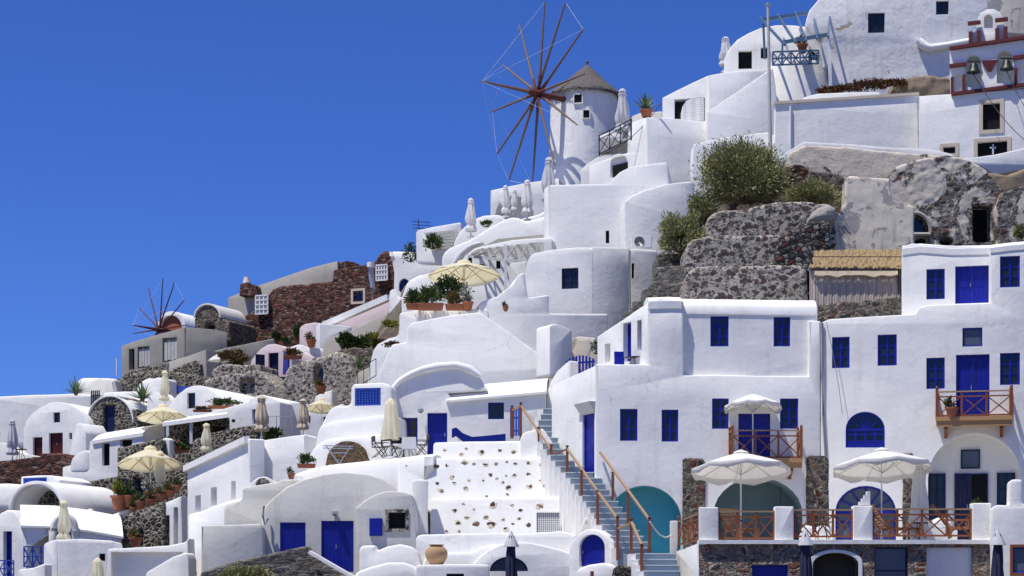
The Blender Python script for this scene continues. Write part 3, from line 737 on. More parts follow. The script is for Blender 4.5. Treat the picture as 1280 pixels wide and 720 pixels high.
bm = bmesh.new(); P_ = [FA.p(745,456.5),FA.p(811,456.5),FB.p(811,456.5,.3),FB.p(746,458,.3)]
vs_ = [bm.verts.new((p.x, p.y+.02, FA.p(745,456.5).z)) for p in P_]; bm.faces.new(vs_); add(bm, 'terrace_floor', 'white', hA)
FC = Fac(745, 78, 67)
W(hA, FC, [(745,455.5),(689,482),(689,640),(745,640)], .7, 'white', [('s',728,515,743,600,dict(rec=.16,label='tall blue door in a deep reveal facing the stairs'))], rnd=.05)
bm = bmesh.new(); A_ = FC.uv(725,506); B_ = FC.uv(745,496)
quadbox(bm, [FC.P(A_[0],4.75+3.25,-.02)]*0 or [FC.P(A_[0]+.12,A_[1]-.45,-.02),FC.P(B_[0]-.1,A_[1]-.45,-.02),FC.P(B_[0]-.1,A_[1]-.45,.1),FC.P(A_[0]+.12,A_[1]-.45,.1),FC.P(A_[0]-.03,A_[1]+.0,-.28),FC.P(B_[0]-.05,A_[1]+.0,-.28),FC.P(B_[0]-.05,A_[1]+.0,.1),FC.P(A_[0]-.03,A_[1]+.0,.1)])
add(bm, 'door_hood', 'cream', hA)
for (x0, x1, yt, s) in ((853,882,573,0),(1008,1036,570,1)):
    W(hA, FA, [(x0,yt+2),(x0+2,yt),(x1-4,yt),(x1,yt+6),(x1,695),(x0,695)], .3, 'stonemix', name='stone_pier', rnd=.04, bev=.03, d0=-.10, rough=(.06,.05,.18))
# drain pipe and its brackets
pipe([FA.p(1027.5,404,-.1),FA.p(1027.5,470,-.12),FA.p(1028.5,520,-.1),FA.p(1031.5,571,-.12)], .045, 'greypipe', 'long grey downpipe in the joint between the two white houses')
pipe([at(1033,402,77.6),at(1041,440,77.55),at(1048,480,77.5),at(1053,517,77.45)], .012, 'greypipe', 'thin black cable hanging down the white wall beside the downpipe', 'hanging_cable', 'cable')
# ---- right hand house
FD = Fac(1026, 78, 12)
hD = bld('white_house', 'tall white house with a wooden balcony above a deep white vault at the right', 1150, 690, 77)
FE = FD.off(1.3)
W(hD, FD, [(1026,403),(1036,399),(1100,395),(1145,392),(1149,384),(1160,381),(1238,378),(1238,309),(1262,306),(1292,304),(1292,700),(1026,700)], 1.28, 'white', [
  ('w',1040,421,1062,460,WN),('w',1097,418,1121,457,WN),('w',1203,409.5,1228,433,dict(rec=.12,n=(1,1),pane='glassgrey',ledge=0)),
  ('w',1158,447,1181,486,WN),('w',1250,441,1275,481,WN),('w',1250,320,1275,359,WN),
  ('d',1195,443,1237,526,dict(rec=.2,label='blue double door onto the wooden balcony')),
  ('aw',1057,514.5,1106,559.5,dict(rec=.16,sy=537,bar=537,fan=(35,65,90,115,145))),
  ('aw',1044,607,1120,690,dict(rec=.3,sy=640,bar=640,fan=(30,60,90,120,150),solid=0,pane='glassgrey')),
  ('n',1160,541,1277,700,dict(sy=598,rec=1.24))], rnd=.05)
W(hD, FE, [(1127,308),(1140,304),(1236,309),(1262,306),(1292,304),(1292,700),(1026,700),(1026,420),(1127,420)], 8, 'white', [
  ('w',1158,336,1181,374,WN),('d',1194,332,1236,379,dict(rec=.2,label='wide blue double door on the top terrace')),
  ], rnd=.05)
FV = FD.off(1.235)
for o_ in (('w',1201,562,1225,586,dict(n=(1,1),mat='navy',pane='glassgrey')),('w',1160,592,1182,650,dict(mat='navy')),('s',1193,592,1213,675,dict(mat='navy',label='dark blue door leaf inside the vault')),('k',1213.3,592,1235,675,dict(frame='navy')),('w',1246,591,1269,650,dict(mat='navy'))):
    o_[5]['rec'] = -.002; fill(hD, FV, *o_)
slope(hD, FE, [(1128,311),(1150,308),(1190,311),(1238,310)], [(-.03,-.25),(-.03,0),(.1,.08),(.35,.18),(1.5,.26),(4,.26),(4,-.25)])
slope(hD, FD, [(1238,310),(1262,307),(1291,304.5)], [(-.03,-.2),(-.03,0),(.1,.08),(.35,.18),(1.27,.22),(1.27,-.2)])
W(hD, FD, [(1128,567),(1141,566),(1141,690),(1128,690)], .3, 'stonemix', name='stone_pier', rnd=.03, bev=.02, d0=-.10, rough=(.06,.05,.18))
fl = bmesh.new(); a_ = FD.p(1026,640).z; z_ = FD.p(1200,379.5).z
# balcony of the right house
def balcony(par_label, F, x0, x1, yb, hpx, proj, nb, retL=True):
    u0 = F.uv(x0, yb)[0]; u1 = F.uv(x1, yb)[0]; v = F.uv((x0+x1)/2, yb)[1]; h = hpx/F0*(F.A.y-proj)
    root = thing('wooden_balcony', par_label, 'balcony', F.P((u0+u1)/2, v, -proj/2), None)
    bm = bmesh.new(); fbox(bm, F, u0, u1, v-.14, v, -proj, -.003); add(bm, 'floor', 'woodlight', root)
    bm = bmesh.new(); fbox(bm, F, u0-.03, u1+.03, v-.36, v-.143, -proj-.04, -proj+.1); fbox(bm, F, u0-.04, u1+.04, v-.14, v+.02, -proj-.09, -proj-.003); add(bm, 'edge_beam', 'woodlight', root)
    for u in (u0+.35, u1-.35):
        bm = bmesh.new(); fbox(bm, F, u-.07, u+.07, v-.36, v-.145, -proj+.11, -.003); fbox(bm, F, u-.06, u+.06, v-.75, v-.37, -.28, -.003); bar(bm, F.P(u, v-.72, -.12), F.P(u, v-.4, -proj+.15), .1); add(bm, 'bracket', 'woodrail', root)
    rail3(F.P(u0, v+.05, -proj), F.P(u1, v+.05, -proj), h, nb, '', parent=root, w=.085)
    rail3(F.P(u0, v+.05, -.05), F.P(u0, v+.05, -proj), h, 1, '', parent=root, endposts=(1, 0))
    rail3(F.P(u1, v+.05, -proj), F.P(u1, v+.05, -.05), h, 1, '', parent=root, endposts=(0, 1))
    return root
balcony('cross-braced wooden balcony in front of the right house upper door', FD, 1171, 1263, 524, 30, .95, 3)
balcony('cross-braced wooden balcony with a scalloped white parasol on it', FA, 912, 997, 576, 34, 1.0, 3)
OP_SCAL.put(941, 576, 77.45, 'scalloped white parasol standing on the small wooden balcony', None)
POT_DARK.put(1190, 522, 76.0, 'small round pot plant on the right house balcony floor')
# ---- terrace with wooden railings
FT = Fac(873, 70, 0)
tr = bld('stone_terrace', 'rubble stone terrace with white posts in front of the two white houses', 1056, 765, 70, 'terrace')
W(tr, FT, [(873,681),(960,680),(1240,678),(1240,775),(873,775)], 1.0, 'stonebig', [
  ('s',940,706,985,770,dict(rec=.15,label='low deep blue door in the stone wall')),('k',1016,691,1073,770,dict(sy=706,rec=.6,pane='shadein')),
  ('w',1093,684,1135,770,dict(rec=.2,n=(1,3),mat='navy',pane='glassgrey',ledge=0)),('n',1158,684,1216,770,dict(rec=.25))], rnd=.02, bev=.02)
bm = bmesh.new(); pbox(bm, FT, 1158.3,684.3,1215.7,769,.12,.26); add(bm, 'white_panel', 'white', tr)
bm = bmesh.new(); u0_, u1_, v0_, v1_ = prect(FT, 1011,686,1078,770)
ring_ = archpoly(FT,1011,687,1078,770,703); 
P_ = [Vector(p) for p in archpoly(FT,1016,691,1073,770,706)]; O_ = [Vector(p) for p in ring_]; bm.free()
bm = prism(FT, O_+P_[::-1], .3, (), .02, d0=-.05); add(bm, 'arch_trim', 'white', tr)
zf = FT.p(873,675).z-.12
bm = bmesh.new(); A_ = FT.p(873,675); B_ = FT.p(1241,675); box(bm, A_.x-.0, B_.x, 69.86, 70.5, A_.z-.15, A_.z); box(bm, A_.x+.02, B_.x+2, 70.503, 79.2, A_.z-.3, A_.z-.12); add(bm, 'floor', 'white', tr)
for (x0, x1, yt) in ((874,898,634),(969,992,633),(1067,1091,632),(1216,1239,629)):
    W(tr, FT, [(x0,yt),(x1,yt),(x1,677),(x0,677)], .5, 'white', name='post', rnd=.04, bev=.04, jit=.015, d0=-.02)
W(tr, Fac(873,70,86), [(873,679),(845,690),(845,790),(873,800)], .3, 'white', name='side_wall', rnd=.02, bev=.02)
W(tr, Fac(840,77,0), [(838,651),(847,651),(847,720),(838,720)], .25, 'white', name='post', rnd=.03, bev=.03, jit=.01)
A_ = Vector((6.83,70.2,FT.p(873,674).z)); B_ = Vector((6.66,76.8,FT.p(873,674).z))
rail3(B_, A_, .95, 4, 'short cross-braced wooden railing running back beside the blue-grey stairs', group=None, w=.06)
for (x0, x1, y, nb, lab) in ((899,969,673,3,'first wooden railing bay, between the two leftmost white terrace posts'),(993,1067,671,3,'middle wooden railing bay in front of the blue arched window'),(1092,1216,670,4,'longest wooden railing bay, in front of the deep white vault')):
    rail(FT, [(x0,y),(x1,y)], 36/F0*70-.06, nb, lab, d=.2, knob=False, w=.095)
OP_WHITE.put(926, 679, 73.2, 'large white parasol over the left part of the stone terrace, beneath the small balcony')
OP_WHITE.put(1102, 677, 72.6, 'large white parasol over the right part of the stone terrace, beside the deep vault', rz=.12)
CP_WH2 = Proto(lambda: closed_parasol('canvaswhite', 2.9, .33, seed=12, flare=.7, pole=.3)); CP_WH2.put(1149, 677, 73, 'closed white parasol leaning by the stone pier on the terrace')
DECK.put(922, 676, 73.6, 'wooden slatted deck chair under the left white parasol', 'deck chairs on the terrace', rz=.3, sc=1.25)
DECK.put(1113, 674, 72.4, 'reclined wooden deck chair beneath the right white parasol', 'deck chairs on the terrace', rz=1.9, sc=1.25)
DECK.put(1196, 673, 72.0, 'reclined wooden deck chair beside the rightmost terrace post', 'deck chairs on the terrace', rz=-1.7+PI, sc=1.25)
def bench():
    r = thing('white_bench', 'x', 'bench'); bm = bmesh.new(); box(bm,-.9,.9,-.35,.35,0,.4); add(bm,'seat_block','white',r); bm = bmesh.new(); box(bm,-.85,.85,-.33,.33,.403,.5); add(bm,'cushion','cushion',r)
    for x in (-.42,.42): bm = bmesh.new(); rock(bm,(x,.25,.7),(.38,.12,.22),2,2,.1); add(bm,'back_cushion','cushion',r,40)
    return r
BENCH = Proto(bench); BENCH.put(1165, 676, 74.4, 'white cushioned bench in front of the deep vault')
TABLE.put(1150, 673, 72.0, 'dark low table behind the longest terrace railing', sc=.8); TABLE.put(1028, 674, 73.0, 'dark table behind the middle terrace railing', sc=.9)
BENCH.put(1020, 677, 76.2, 'white cushioned bench in the shade left of the blue arched window', sc=.7)
tt = bmesh.new(); xs_ = FT.p(1085,630)
for i, (w_, z0, z1) in enumerate(((.36,0,.12),(.27,.12,.24),(.18,.24,.36),(.09,.36,.5))): box(tt, xs_.x-.3+.09*i, xs_.x+.1, 70.1, 70.3, xs_.z-.03+z0, xs_.z-.03+z1)
add(tt, 'stepped_ornament', 'white', None, None, 'little white stepped ornament on top of the third terrace post', 'ornament')
CP_NAVY.put(1007, 742, 68.5, 'closed navy parasol with pale top flap in front of the stone base wall', 'closed navy parasols at the bottom edge')
CP_NAVY.put(1247, 742, 68.0, 'closed grey-navy parasol at the bottom right corner by the white wall', 'closed navy parasols at the bottom edge', rz=1)
rt = bld('white_wall', 'plain white wall block closing the terrace at the bottom right corner', 1262, 760, 69, 'wall')
W(rt, Fac(1240,69,10), [(1240,634),(1246,631),(1262,632),(1262,600),(1278,599),(1278,630),(1295,632),(1295,775),(1240,775)], 1.2, 'white', [('w',1266,684,1290,716,dict(rec=.12,mat='blue',n=(1,1),pane='glassgrey',sur=(.1,'woodrail')))])
W(rt, Fac(1250,69,40), [(1239,640),(1244,634),(1250,690),(1250,775),(1241,775)], .3, 'white', name='buttress')
POT_DARK.put(1224, 650, 74.2, 'dark leafy pot plant in front of the open vault doorway')
l_ = bmesh.new(); lathe(l_, FA.p(981,640,1.2)-Vector((0,0,.3)), [(.05,0),(.11,.03),(.11,.25),(.04,.33)], 10); tube(l_, [FA.p(981,640,1.2)+Vector((0,0,.03)), FA.p(981,598,1.2)], .012, 6)
add(l_, 'hanging_lantern', 'ironblack', None, 40, 'black lantern hanging in the dark teal vault', 'lantern')
# ================================================================ roof terrace items of the first house
def round_table():
    r = thing('round_table', 'x', 'table'); bm = bmesh.new(); lathe(bm,(0,0,.68),[(.02,0),(.5,.03),(.52,.06),(.5,.08)],28); add(bm,'tabletop','navy',r,40)
    bm = bmesh.new(); tube(bm,[(0,0,.02),(0,0,.7)],.04,8); lathe(bm,(0,0,0),[(.28,0),(.28,.03),(.05,.06)],14); add(bm,'pedestal','navy',r,40); return r
Proto(round_table).put(794, 458, 79.0, 'round dark blue table on the roof terrace by the narrow blue side door', None, (.85,.85,.5))
bm = bmesh.new(); c_ = at(774,457,79); box(bm, c_.x-.2, c_.x+.2, c_.y-.2, c_.y+.2, c_.z, c_.z+.35); box(bm, c_.x-.2, c_.x+.2, c_.y+.16, c_.y+.2, c_.z+.35, c_.z+.6)
add(bm, 'blue_stool', 'blue', None, None, 'small bright blue stool beside the round table on the roof terrace', 'stool')
# ================================================================ stairs
keys = [(808,850,722,69.5),(795,842,693,71.8),(776,815,690.5,73),(712,748,597,78),(690,708,572,79.6),(679,697,556,80.8),(672,690,530,83),(682,692,505,85.5)]
def kp(py):
    for a, b in zip(keys, keys[1:]):
        if a[2] >= py >= b[2]: f = (a[2]-py)/(a[2]-b[2]); return tuple(a[i]+(b[i]-a[i])*f for i in range(4))
    return keys[-1] if py < keys[-1][2] else keys[0]
plaster('bluegreylight', (.55,.61,.63), .3, (.6,.6,.6), lump=.02)
st = thing('outdoor_stairs', 'long blue-grey painted stairway with white edge climbing beside the teal arch', 'stairs', at(800,735,70))
py = 722.0; sg = bmesh.new()
while py > 507:
    l, r, y, Y = kp(py); a = at(l, py, Y); b = at(r, py, Y); bm = bmesh.new()
    box(bm, a.x, b.x+.08, Y, Y+(1.0), a.z-1.3, a.z); bmesh.ops.bevel(bm, geom=[e for e in bm.edges], offset=.02, segments=2, affect='EDGES'); so_ = add(bm, 'step', 'bluegrey', st, 40)
    bm = bmesh.new(); box(bm, a.x-.02, b.x+.1, Y-.04, Y+.25, a.z+.002, a.z+.045); add(bm, 'tread_edge', 'bluegreylight', so_)
    box(sg, a.x-.26, a.x-.004, Y-.02-.001*(py % 7), Y+1.1, a.z-2.2, a.z+.02)
    py -= 7.25
add(sg, 'side_stringer', 'white', st)
def post(px, yt, yb, Y, par, w=.11): 
    bm = bmesh.new(); t = at(px, yt, Y); b = at(px, yb, Y); box(bm, t.x-w/2, t.x+w/2, Y-w/2, Y+w/2, b.z, t.z-.1); add(bm, 'post', 'woodpost', par)
    bm = bmesh.new(); lathe(bm, (t.x, Y, t.z-.1), [(.03,0),(.03,.03),(.07,.05),(.07,.09),(.02,.12)], 10); add(bm, 'finial', 'millred', par, 40)
hl = thing('stair_handrail', 'long left wooden handrail following the blue-grey stairs down from the gate', 'handrail', at(700,640,76))
LP = [(651,503,552,82.6),(689,556,572,80),(709,557,606,78.6),(727,588,636,76.8),(747,613,666,75.2),(772,645,700,73.2),(789,648,706,72.4),(802,680,735,70.6)]
for p_ in LP: post(*p_[:3], p_[3], hl)
post(640,507,548,83,hl,.14); post(673,534,552,81.2,hl,.07)
def rl(a, b, w=.085): bm = bmesh.new(); bar(bm, at(*a), at(*b), w, w*.8); add(bm, 'rail_bar', 'woodrailtop', hl)
rl((651,507,82.6),(689,562,80)); rl((709,561,78.6),(772,649,73.2)); rl((789,652,72.4),(803,684,70.6)); rl((640,513,83),(651,508,82.6)); rl((772,661,73.2),(789,654,72.4))
bm = bmesh.new(); tube(bm, [at(689,566,80),at(696,567,79.6),(at(703,564,79.1)),at(709,561,78.6)], .035, 8); add(bm, 'rail_bar', 'woodpost', hl, 40)
hr = thing('stair_handrail', 'right wooden handrail in front of the teal arch ending in a white rope', 'handrail', at(785,650,76))
for p_ in ((766,590,625,76.6),(785,615,654,75.2),(812,646,690,73.2)): post(*p_, hr)
bm = bmesh.new(); bar(bm, at(750,565,77.9), at(812,650,73.2), .085, .07); add(bm, 'rail_bar', 'woodrailtop', hr)
bm = bmesh.new(); tube(bm, [at(812,652,73.1),at(818,661,73.2),at(825,669,73.4),at(832,672,73.8),at(840,669,74.4)], .03, 8); add(bm, 'rope', 'rope', hr, 40)
for px_, y_, Y_ in ((724,704,71.5),):
    pass
# blue gate at the top of the stairs
def gate(label, F, x0, x1, y0, y1, n, mat='blue', arch=0.0):
    g = thing('picket_gate', label, 'gate', F.p((x0+x1)/2, y1)); u0, u1, v0, v1 = prect(F, x0, y0, x1, y1)
    for i in range(n):
        u = u0+(u1-u0)*(i+.5)/n; f = (i+.5)/n*2-1; bm = bmesh.new(); fbox(bm, F, u-.045, u+.045, v0, v1-arch*f*f, 0, .03); add(bm, 'picket', mat, g)
    for k in (.15, .62): bm = bmesh.new(); fbox(bm, F, u0, u1, v0+(v1-v0)*k, v0+(v1-v0)*k+.08, .033, .07); add(bm, 'cross_rail', mat, g)
    return g
gate('open blue picket gate behind the top wooden stair posts', Fac(645,83.6,30), 637, 650, 510, 545, 4, 'bluelight')
gate('arched blue picket gate at the head of the white curved wall', Fac(724,88,35), 706, 743, 444, 471, 9, 'blue', .25)
# ================================================================ centre: terraces with stones set in whitewash
def cw(name, label, F, outline, depth, mat='white', ops=(), cat='wall', **k):
    xs = [p[0] for p in outline]; ys = [p[1] for p in outline]
    r = thing(name, label, cat, F.p((min(xs)+max(xs))/2, max(ys), 0)); W(r, F, outline, depth, mat, ops, **k); return r
def stones(par, F, lst, sx=1):
    for i, (x, y, s) in enumerate(lst):
        c = F.p(x, y, .035); rr = .072*s; bm = bmesh.new(); rnd = random.Random(i*7+int(x)); rock(bm, c, (rr*rnd.uniform(1.1,1.6), .06, rr*rnd.uniform(.8,1.1)), i+int(x), 2, .5); o_ = add(bm, 'stone', 'stoneset' if rnd.random() < .55 else 'stoneset_light', par, 30); bm = bmesh.new(); rock(bm, c+Vector((0,.0,-.01)), (rr*1.9, .05, rr*1.5), i+5, 2, .4); add(bm, 'mortar_rim', 'rim', o_, 30)
simple('stoneset', (.085,.06,.042), .95, .5, 8, .03, .1); simple('stoneset_light', (.22,.165,.11), .95, .5, 8, .03, .1)
simple('rim', (.66,.58,.45), .95, .2, 6, .02, .1)
def batter(par, k):
    obs = [o for o in par.children]+[q for o in par.children for q in o.children]; z0 = min(v.co.z for o in obs for v in o.data.vertices)
    for o in obs:
        for v in o.data.vertices: v.co.y += k*(v.co.z-z0)
def z7(l): return [(x/4.8+420, y/4.8+570, s) for x, y, s in l]
F1 = Fac(600, 80, 0)
t1 = cw('white_terrace_wall', 'upper whitewashed terrace wall studded with two dozen dark stones', F1, [(497,574),(540,571),(680,570),(703,570),(704,640),(497,640)], 3.5, 'white', bev=.09)
stones(t1, F1, z7([(425,57,1),(465,70,1),(517,45,1.1),(597,57,1.6),(662,50,1),(768,36,1.8),(825,42,1),(897,45,1.2),(960,40,1),(1025,28,.8),(1078,40,1.1),(1155,35,1.2),(1238,46,1.5),(693,123,1.3),(605,160,1.1),(707,158,1),(797,143,.9),(882,143,.7),(927,108,1.2),(963,130,.8),(1020,114,.7),(1070,110,1.1),(1000,155,1),(1153,104,1.1),(1032,188,1.6),(775,190,1.5),(628,205,1.4),(1163,180,1.6),(1228,143,.8),(1266,107,1.1),(1256,176,1.4),(1028,227,.8),(903,240,.7)]))
batter(t1, .26)
F2 = Fac(600, 77.9, 0)
t2 = cw('white_terrace_wall', 'lower whitewashed terrace wall with dark stones and a lattice vent', F2, [(537,622),(620,621),(713,620),(714,700),(537,700)], 3, 'white', [('n',671,640,703,665,dict(rec=.12,sur=(.06,'whitepaint')))], bev=.09)
stones(t2, F2, z7([(760,283,.8),(940,290,1.9),(1055,290,1.2),(710,323,1.1),(825,314,.7),(1107,322,1.2),(783,367,1.2),(898,362,1.3),(1000,378,.9),(1097,372,1.1),(1062,405,.8),(730,397,1.5),(840,406,1.6),(933,405,2.2),(1155,412,1.3),(1020,435,1.5),(663,448,.9),(737,448,.8),(1225,300,2),(1376,316,1),(1376,365,.9),(1373,400,.9)]))
bm = bmesh.new(); u0_, u1_, v0_, v1_ = prect(F2,671,640,703,665)
for i in range(14): 
    f = i/13; fbox(bm, F2, u0_+(u1_-u0_)*f-.012, u0_+(u1_-u0_)*f+.012, v0_, v1_, .04, .055)
for i in range(10): f = i/9; fbox(bm, F2, u0_, u1_, v0_+(v1_-v0_)*f-.012, v0_+(v1_-v0_)*f+.012, .058, .07)
add(bm, 'vent_lattice', 'whitepaint', t2); bm = bmesh.new(); fbox(bm, F2, u0_+.005, u1_-.005, v0_+.005, v1_-.005, .10, .125); add(bm, 'vent_backing', 'greypipe', t2)
batter(t2, .26)
F3 = Fac(600, 81.3, 0)
t3 = cw('white_parapet', 'low white parapet with six dark stones in front of the blue lounger', F3, [(541,552),(620,551),(676,550),(678,585),(541,585)], .45, 'white', bev=.09)
stones(t3, F3, [(x/4.8+420, y/4.8+430, s) for x, y, s in [(650,635,.9),(750,658,1.2),(780,625,.9),(875,645,1.7),(983,635,1),(1065,645,1.5)]])
batter(t3, .26)
cw('white_parapet', 'stepped white curb beside the upper stair posts', Fac(665,81.2,0), [(655,541),(678,535),(690,552),(700,575),(700,620),(650,620),(650,548)], .5, 'white')
# cream ledge and terrace floor behind
mf = cw('white_terrace', 'bright white sloping terrace edge between the dining chairs and the cream vault', Fac(500,80.5,8), [(365,592),(385,585),(408,580),(460,575),(498,571),(545,566),(545,640),(365,640)], 6.5, 'white', bev=.5, cat='terrace')
# stairs-side blue arched door house
F4 = Fac(735, 73.6, 20)
h4 = cw('white_vault_house', 'small white vaulted house with an arched cobalt door beside the stair foot', Fac(663,74.3,0), [(591,706),(600,696),(612,687),(625,681),(639,678),(660,678),(682,682),(703,688),(719,695),(736,706),(737,775),(591,775)], 4, 'white', [('aw',612,696,660,714,dict(sy=714,bar=713,fan=(45,70,90,110,135),rec=.12,mat='navy',solid=0))], 'house', rnd=.05)
h4b = cw('white_door_porch', 'white arched porch with the bright cobalt blue arched door', Fac(740,73.9,25), [(708,706),(712,682),(722,668),(735,661),(750,664),(761,674),(768,690),(770,710),(770,775),(705,775)], 1.4, 'white', [('n',724,668,756,708,dict(sy=684,rec=.25))], 'porch')
Fp = Fac(740,73.9,25).off(.2); bm = prism(Fp, archpoly(Fp,724,668,756,708,684), .1, (), .03); add(bm, 'door', 'blue', h4b, 30)
bm = bmesh.new(); u0_, u1_, v0_, v1_ = prect(Fp,724,668,756,708); fbox(bm, Fp, u0_+.14, u0_+.17, v0_+.5, v0_+.62, -.03, -.002); add(bm, 'handle', 'metal', h4b.children[-1])
cw('white_chimney', 'small white pointed chimney above the cobalt arched door', Fac(733,75.5,0), [(722,668),(727,656),(732,646),(738,653),(744,668),(744,690),(722,690)], .8, 'cream', cat='chimney', bev=.12)
cw('white_wall', 'rounded white wall block below the cobalt arched door', Fac(745,72.3,15), [(721,712),(735,706),(755,703),(764,707),(769,720),(769,775),(721,775)], .9, 'white', bev=.12)
bush(781, 716, 71.4, (13,10), 'leafrust', 'dry brown plant clump at the foot of the wooden stair posts', 'plant', ll=.1, lw=.03, n=900, name='dry_plant') if False else None
cw('rubble_patch', 'patch of dark rubble at the foot of the stair posts', Fac(780,71.5,0), [(766,712),(775,706),(790,708),(796,722),(798,775),(766,775)], .6, 'stonepebble', rough=(.07,.12,.2))
bm = bmesh.new(); tube(bm, [at(740,725,71.3),at(740,714,71.3)], .07, 12); add(bm, 'bollard', 'woodpost', None, 40, 'short red-brown bollard on the white wall below the cobalt door', 'bollard')
# lower white walls with jar
jw = cw('white_wall', 'white wall with a rounded left end rising behind the clay jar', Fac(560,75.2,0), [(518,672),(524,668),(560,667),(628,666),(640,668),(700,664),(720,668),(720,740),(518,740)], 2, 'white', bev=.1)
cw('white_wall', 'curving white wall sweeping from the clay jar up to the vault gable', Fac(580,74.6,0), [(528,706),(535,692),(558,691),(590,690),(606,683),(622,679),(628,690),(628,740),(528,740)], .6, 'white', bev=.15, rnd=.3)
cw('white_parapet', 'flat white parapet along the bottom under the clay jar', Fac(570,72.4,0), [(520,706),(612,705),(613,775),(520,775)], 1.6, 'white', [('k',558,717,580,735,dict(rec=.15,frame='navy'))])
bm = bmesh.new(); lathe(bm, at(545.5,706,73.4), [(.2,0),(.26,.02),(.40,.25),(.44,.42),(.42,.54),(.32,.66),(.24,.70),(.22,.72),(.29,.74),(.30,.77),(.22,.78),(.18,.75)], 28, lambda a, z: 1+.02*math.sin(a*3+z*9), False); add(bm, 'clay_jar', 'jarclay', None, 50, 'large round weathered clay jar on the white parapet at bottom centre', 'jar')
CP_NAVY.put(639, 742, 70.5, 'closed navy parasol with pale top flap before the white vault gable at bottom centre', 'closed navy parasols at the bottom edge', sc=(1,1,1.0), rz=2)
h5 = cw('white_vault_house', 'small grey-white gabled vault with a black window and a blue cupboard', Fac(480,75.2,0), [(445,635),(455,627),(468,619),(480,615),(493,613.5),(506,615),(515,618),(518,640),(521,672),(524,775),(445,775)], 2.6, 'cream', [('k',485.5,640.5,507,661,dict(rec=.15,frame='ironblack',sur=(.12,'stonelight')))], 'house', rnd=.06)
bm = bmesh.new(); pbox(bm, Fac(480,75.2,0), 462,648,478,670, -.12, -.003); o_ = add(bm, 'cupboard', 'blue', None, None, 'small cobalt blue wall cupboard beside the black window', 'cupboard')
bm = bmesh.new(); pbox(bm, Fac(480,75.2,0), 463,649,477,669, -.14, -.123); add(bm, 'cupboard_door', 'blue', o_)
cw('white_wall', 'low rounded white wall in front of the black window', Fac(486,74,0), [(449,682),(470,681),(472,688),(484,683),(500,680),(516,683),(524,690),(528,707),(530,775),(449,775)], .8, 'white', bev=.12, rnd=.25)
cw('white_wall', 'lowest bulging white wall at the bottom beside the blue door', Fac(495,72.8,0), [(443,716),(465,708),(485,703),(505,703),(518,707),(524,715),(524,775),(443,775)], .9, 'white', bev=.15, rnd=.3)
ch = cw('white_chimney', 'square white chimney stack left of the stone-studded walls', Fac(525,77.6,0), [(515,600),(535,600),(535,608),(534,640),(536,690),(515,690)], .6, 'white', cat='chimney', bev=.05)
# cream vaulted house
h6 = cw('cream_vault_house', 'cream vaulted house with a tall cobalt door and a blue shutter', Fac(400,76.8,0), [(327,645),(332,632),(342,622),(358,609),(379,599),(403,593),(429,590),(460,592),(480,599),(492,608),(497,616),(497,775),(327,775)], 6, 'cream', [('d',350,653,382,692,dict(rec=.1,shut=1,rails=0,label='flat cobalt blue window shutters')),('d',401.5,651,442,715,dict(rec=.12,rails=0,label='tall cobalt blue double door'))], 'house', rnd=.05, bev=.1)
def lamp(px, py, Y, label):
    c = at(px, py, Y); r = thing('wall_lamp', label, 'lamp', c); bm = bmesh.new(); lathe(bm, c+Vector((0,-.12,-.08)), [(.03,.16),(.12,.14),(.14,.06),(.13,.0)], 14); add(bm, 'lamp_shade', 'metal', r, 40)
    bm = bmesh.new(); lathe(bm, c+Vector((0,-.12,-.14)), [(.02,0),(.08,.03),(.09,.06)], 12); add(bm, 'bulb_cover', 'glassgrey', r, 40)
    bm = bmesh.new(); bar(bm, c, c+Vector((0,-.1,.0)), .04); add(bm, 'arm', 'metal', r); return r
lamp(419,641,76.78,'round grey wall lamp above the tall cobalt door'); lamp(526,513,86.4,'grey wall lamp between the blue window and the door of the upper terrace')
cw('cream_wall', 'stained cream wall block left of the cobalt shutters', Fac(290,76.2,0), [(252,657),(300,655),(326,654),(329,660),(329,775),(250,775)], 2, 'cream', rnd=.03)
cw('cream_stepped_wall', 'stepped cream wall rising behind the cream vault', Fac(320,78.5,0), [(303,610),(350,602),(351,600),(375,599),(376,616),(345,622),(345,665),(281,665),(281,634),(303,624)], 2.5, 'cream')
pipe([at(330,633,76.6),at(328.5,645,76.55),at(331,656,76.55),at(335,648,76.55)], .045, 'greypipe', 'bent grey vent pipe on the cream wall', 'vent_pipe')
# ramp of stone at the bottom
cw('stone_stairs', 'dark stone ramp with rough steps below the cobalt shutters', Fac(330,73.2,0), [(250,716),(262,712),(300,700),(384,682),(387,690),(410,704),(436,724),(440,775),(250,775)], 1.2, 'dryslab', cat='stairs', rough=(.08,.08,.25), bev=.04)
sl = bmesh.new(); bar(sl, at(387,690,72.9), at(446,724,72.6), .3, .12); add(sl, 'white_curb', 'white', None, None, 'bright white slanted curb leading down to the cobalt door', 'curb')
bush(305, 722, 71.5, (36,13), 'leafbush', 'dry green bush growing over the foot of the stone ramp', ll=.16, lw=.02, n=4500, seed=4)
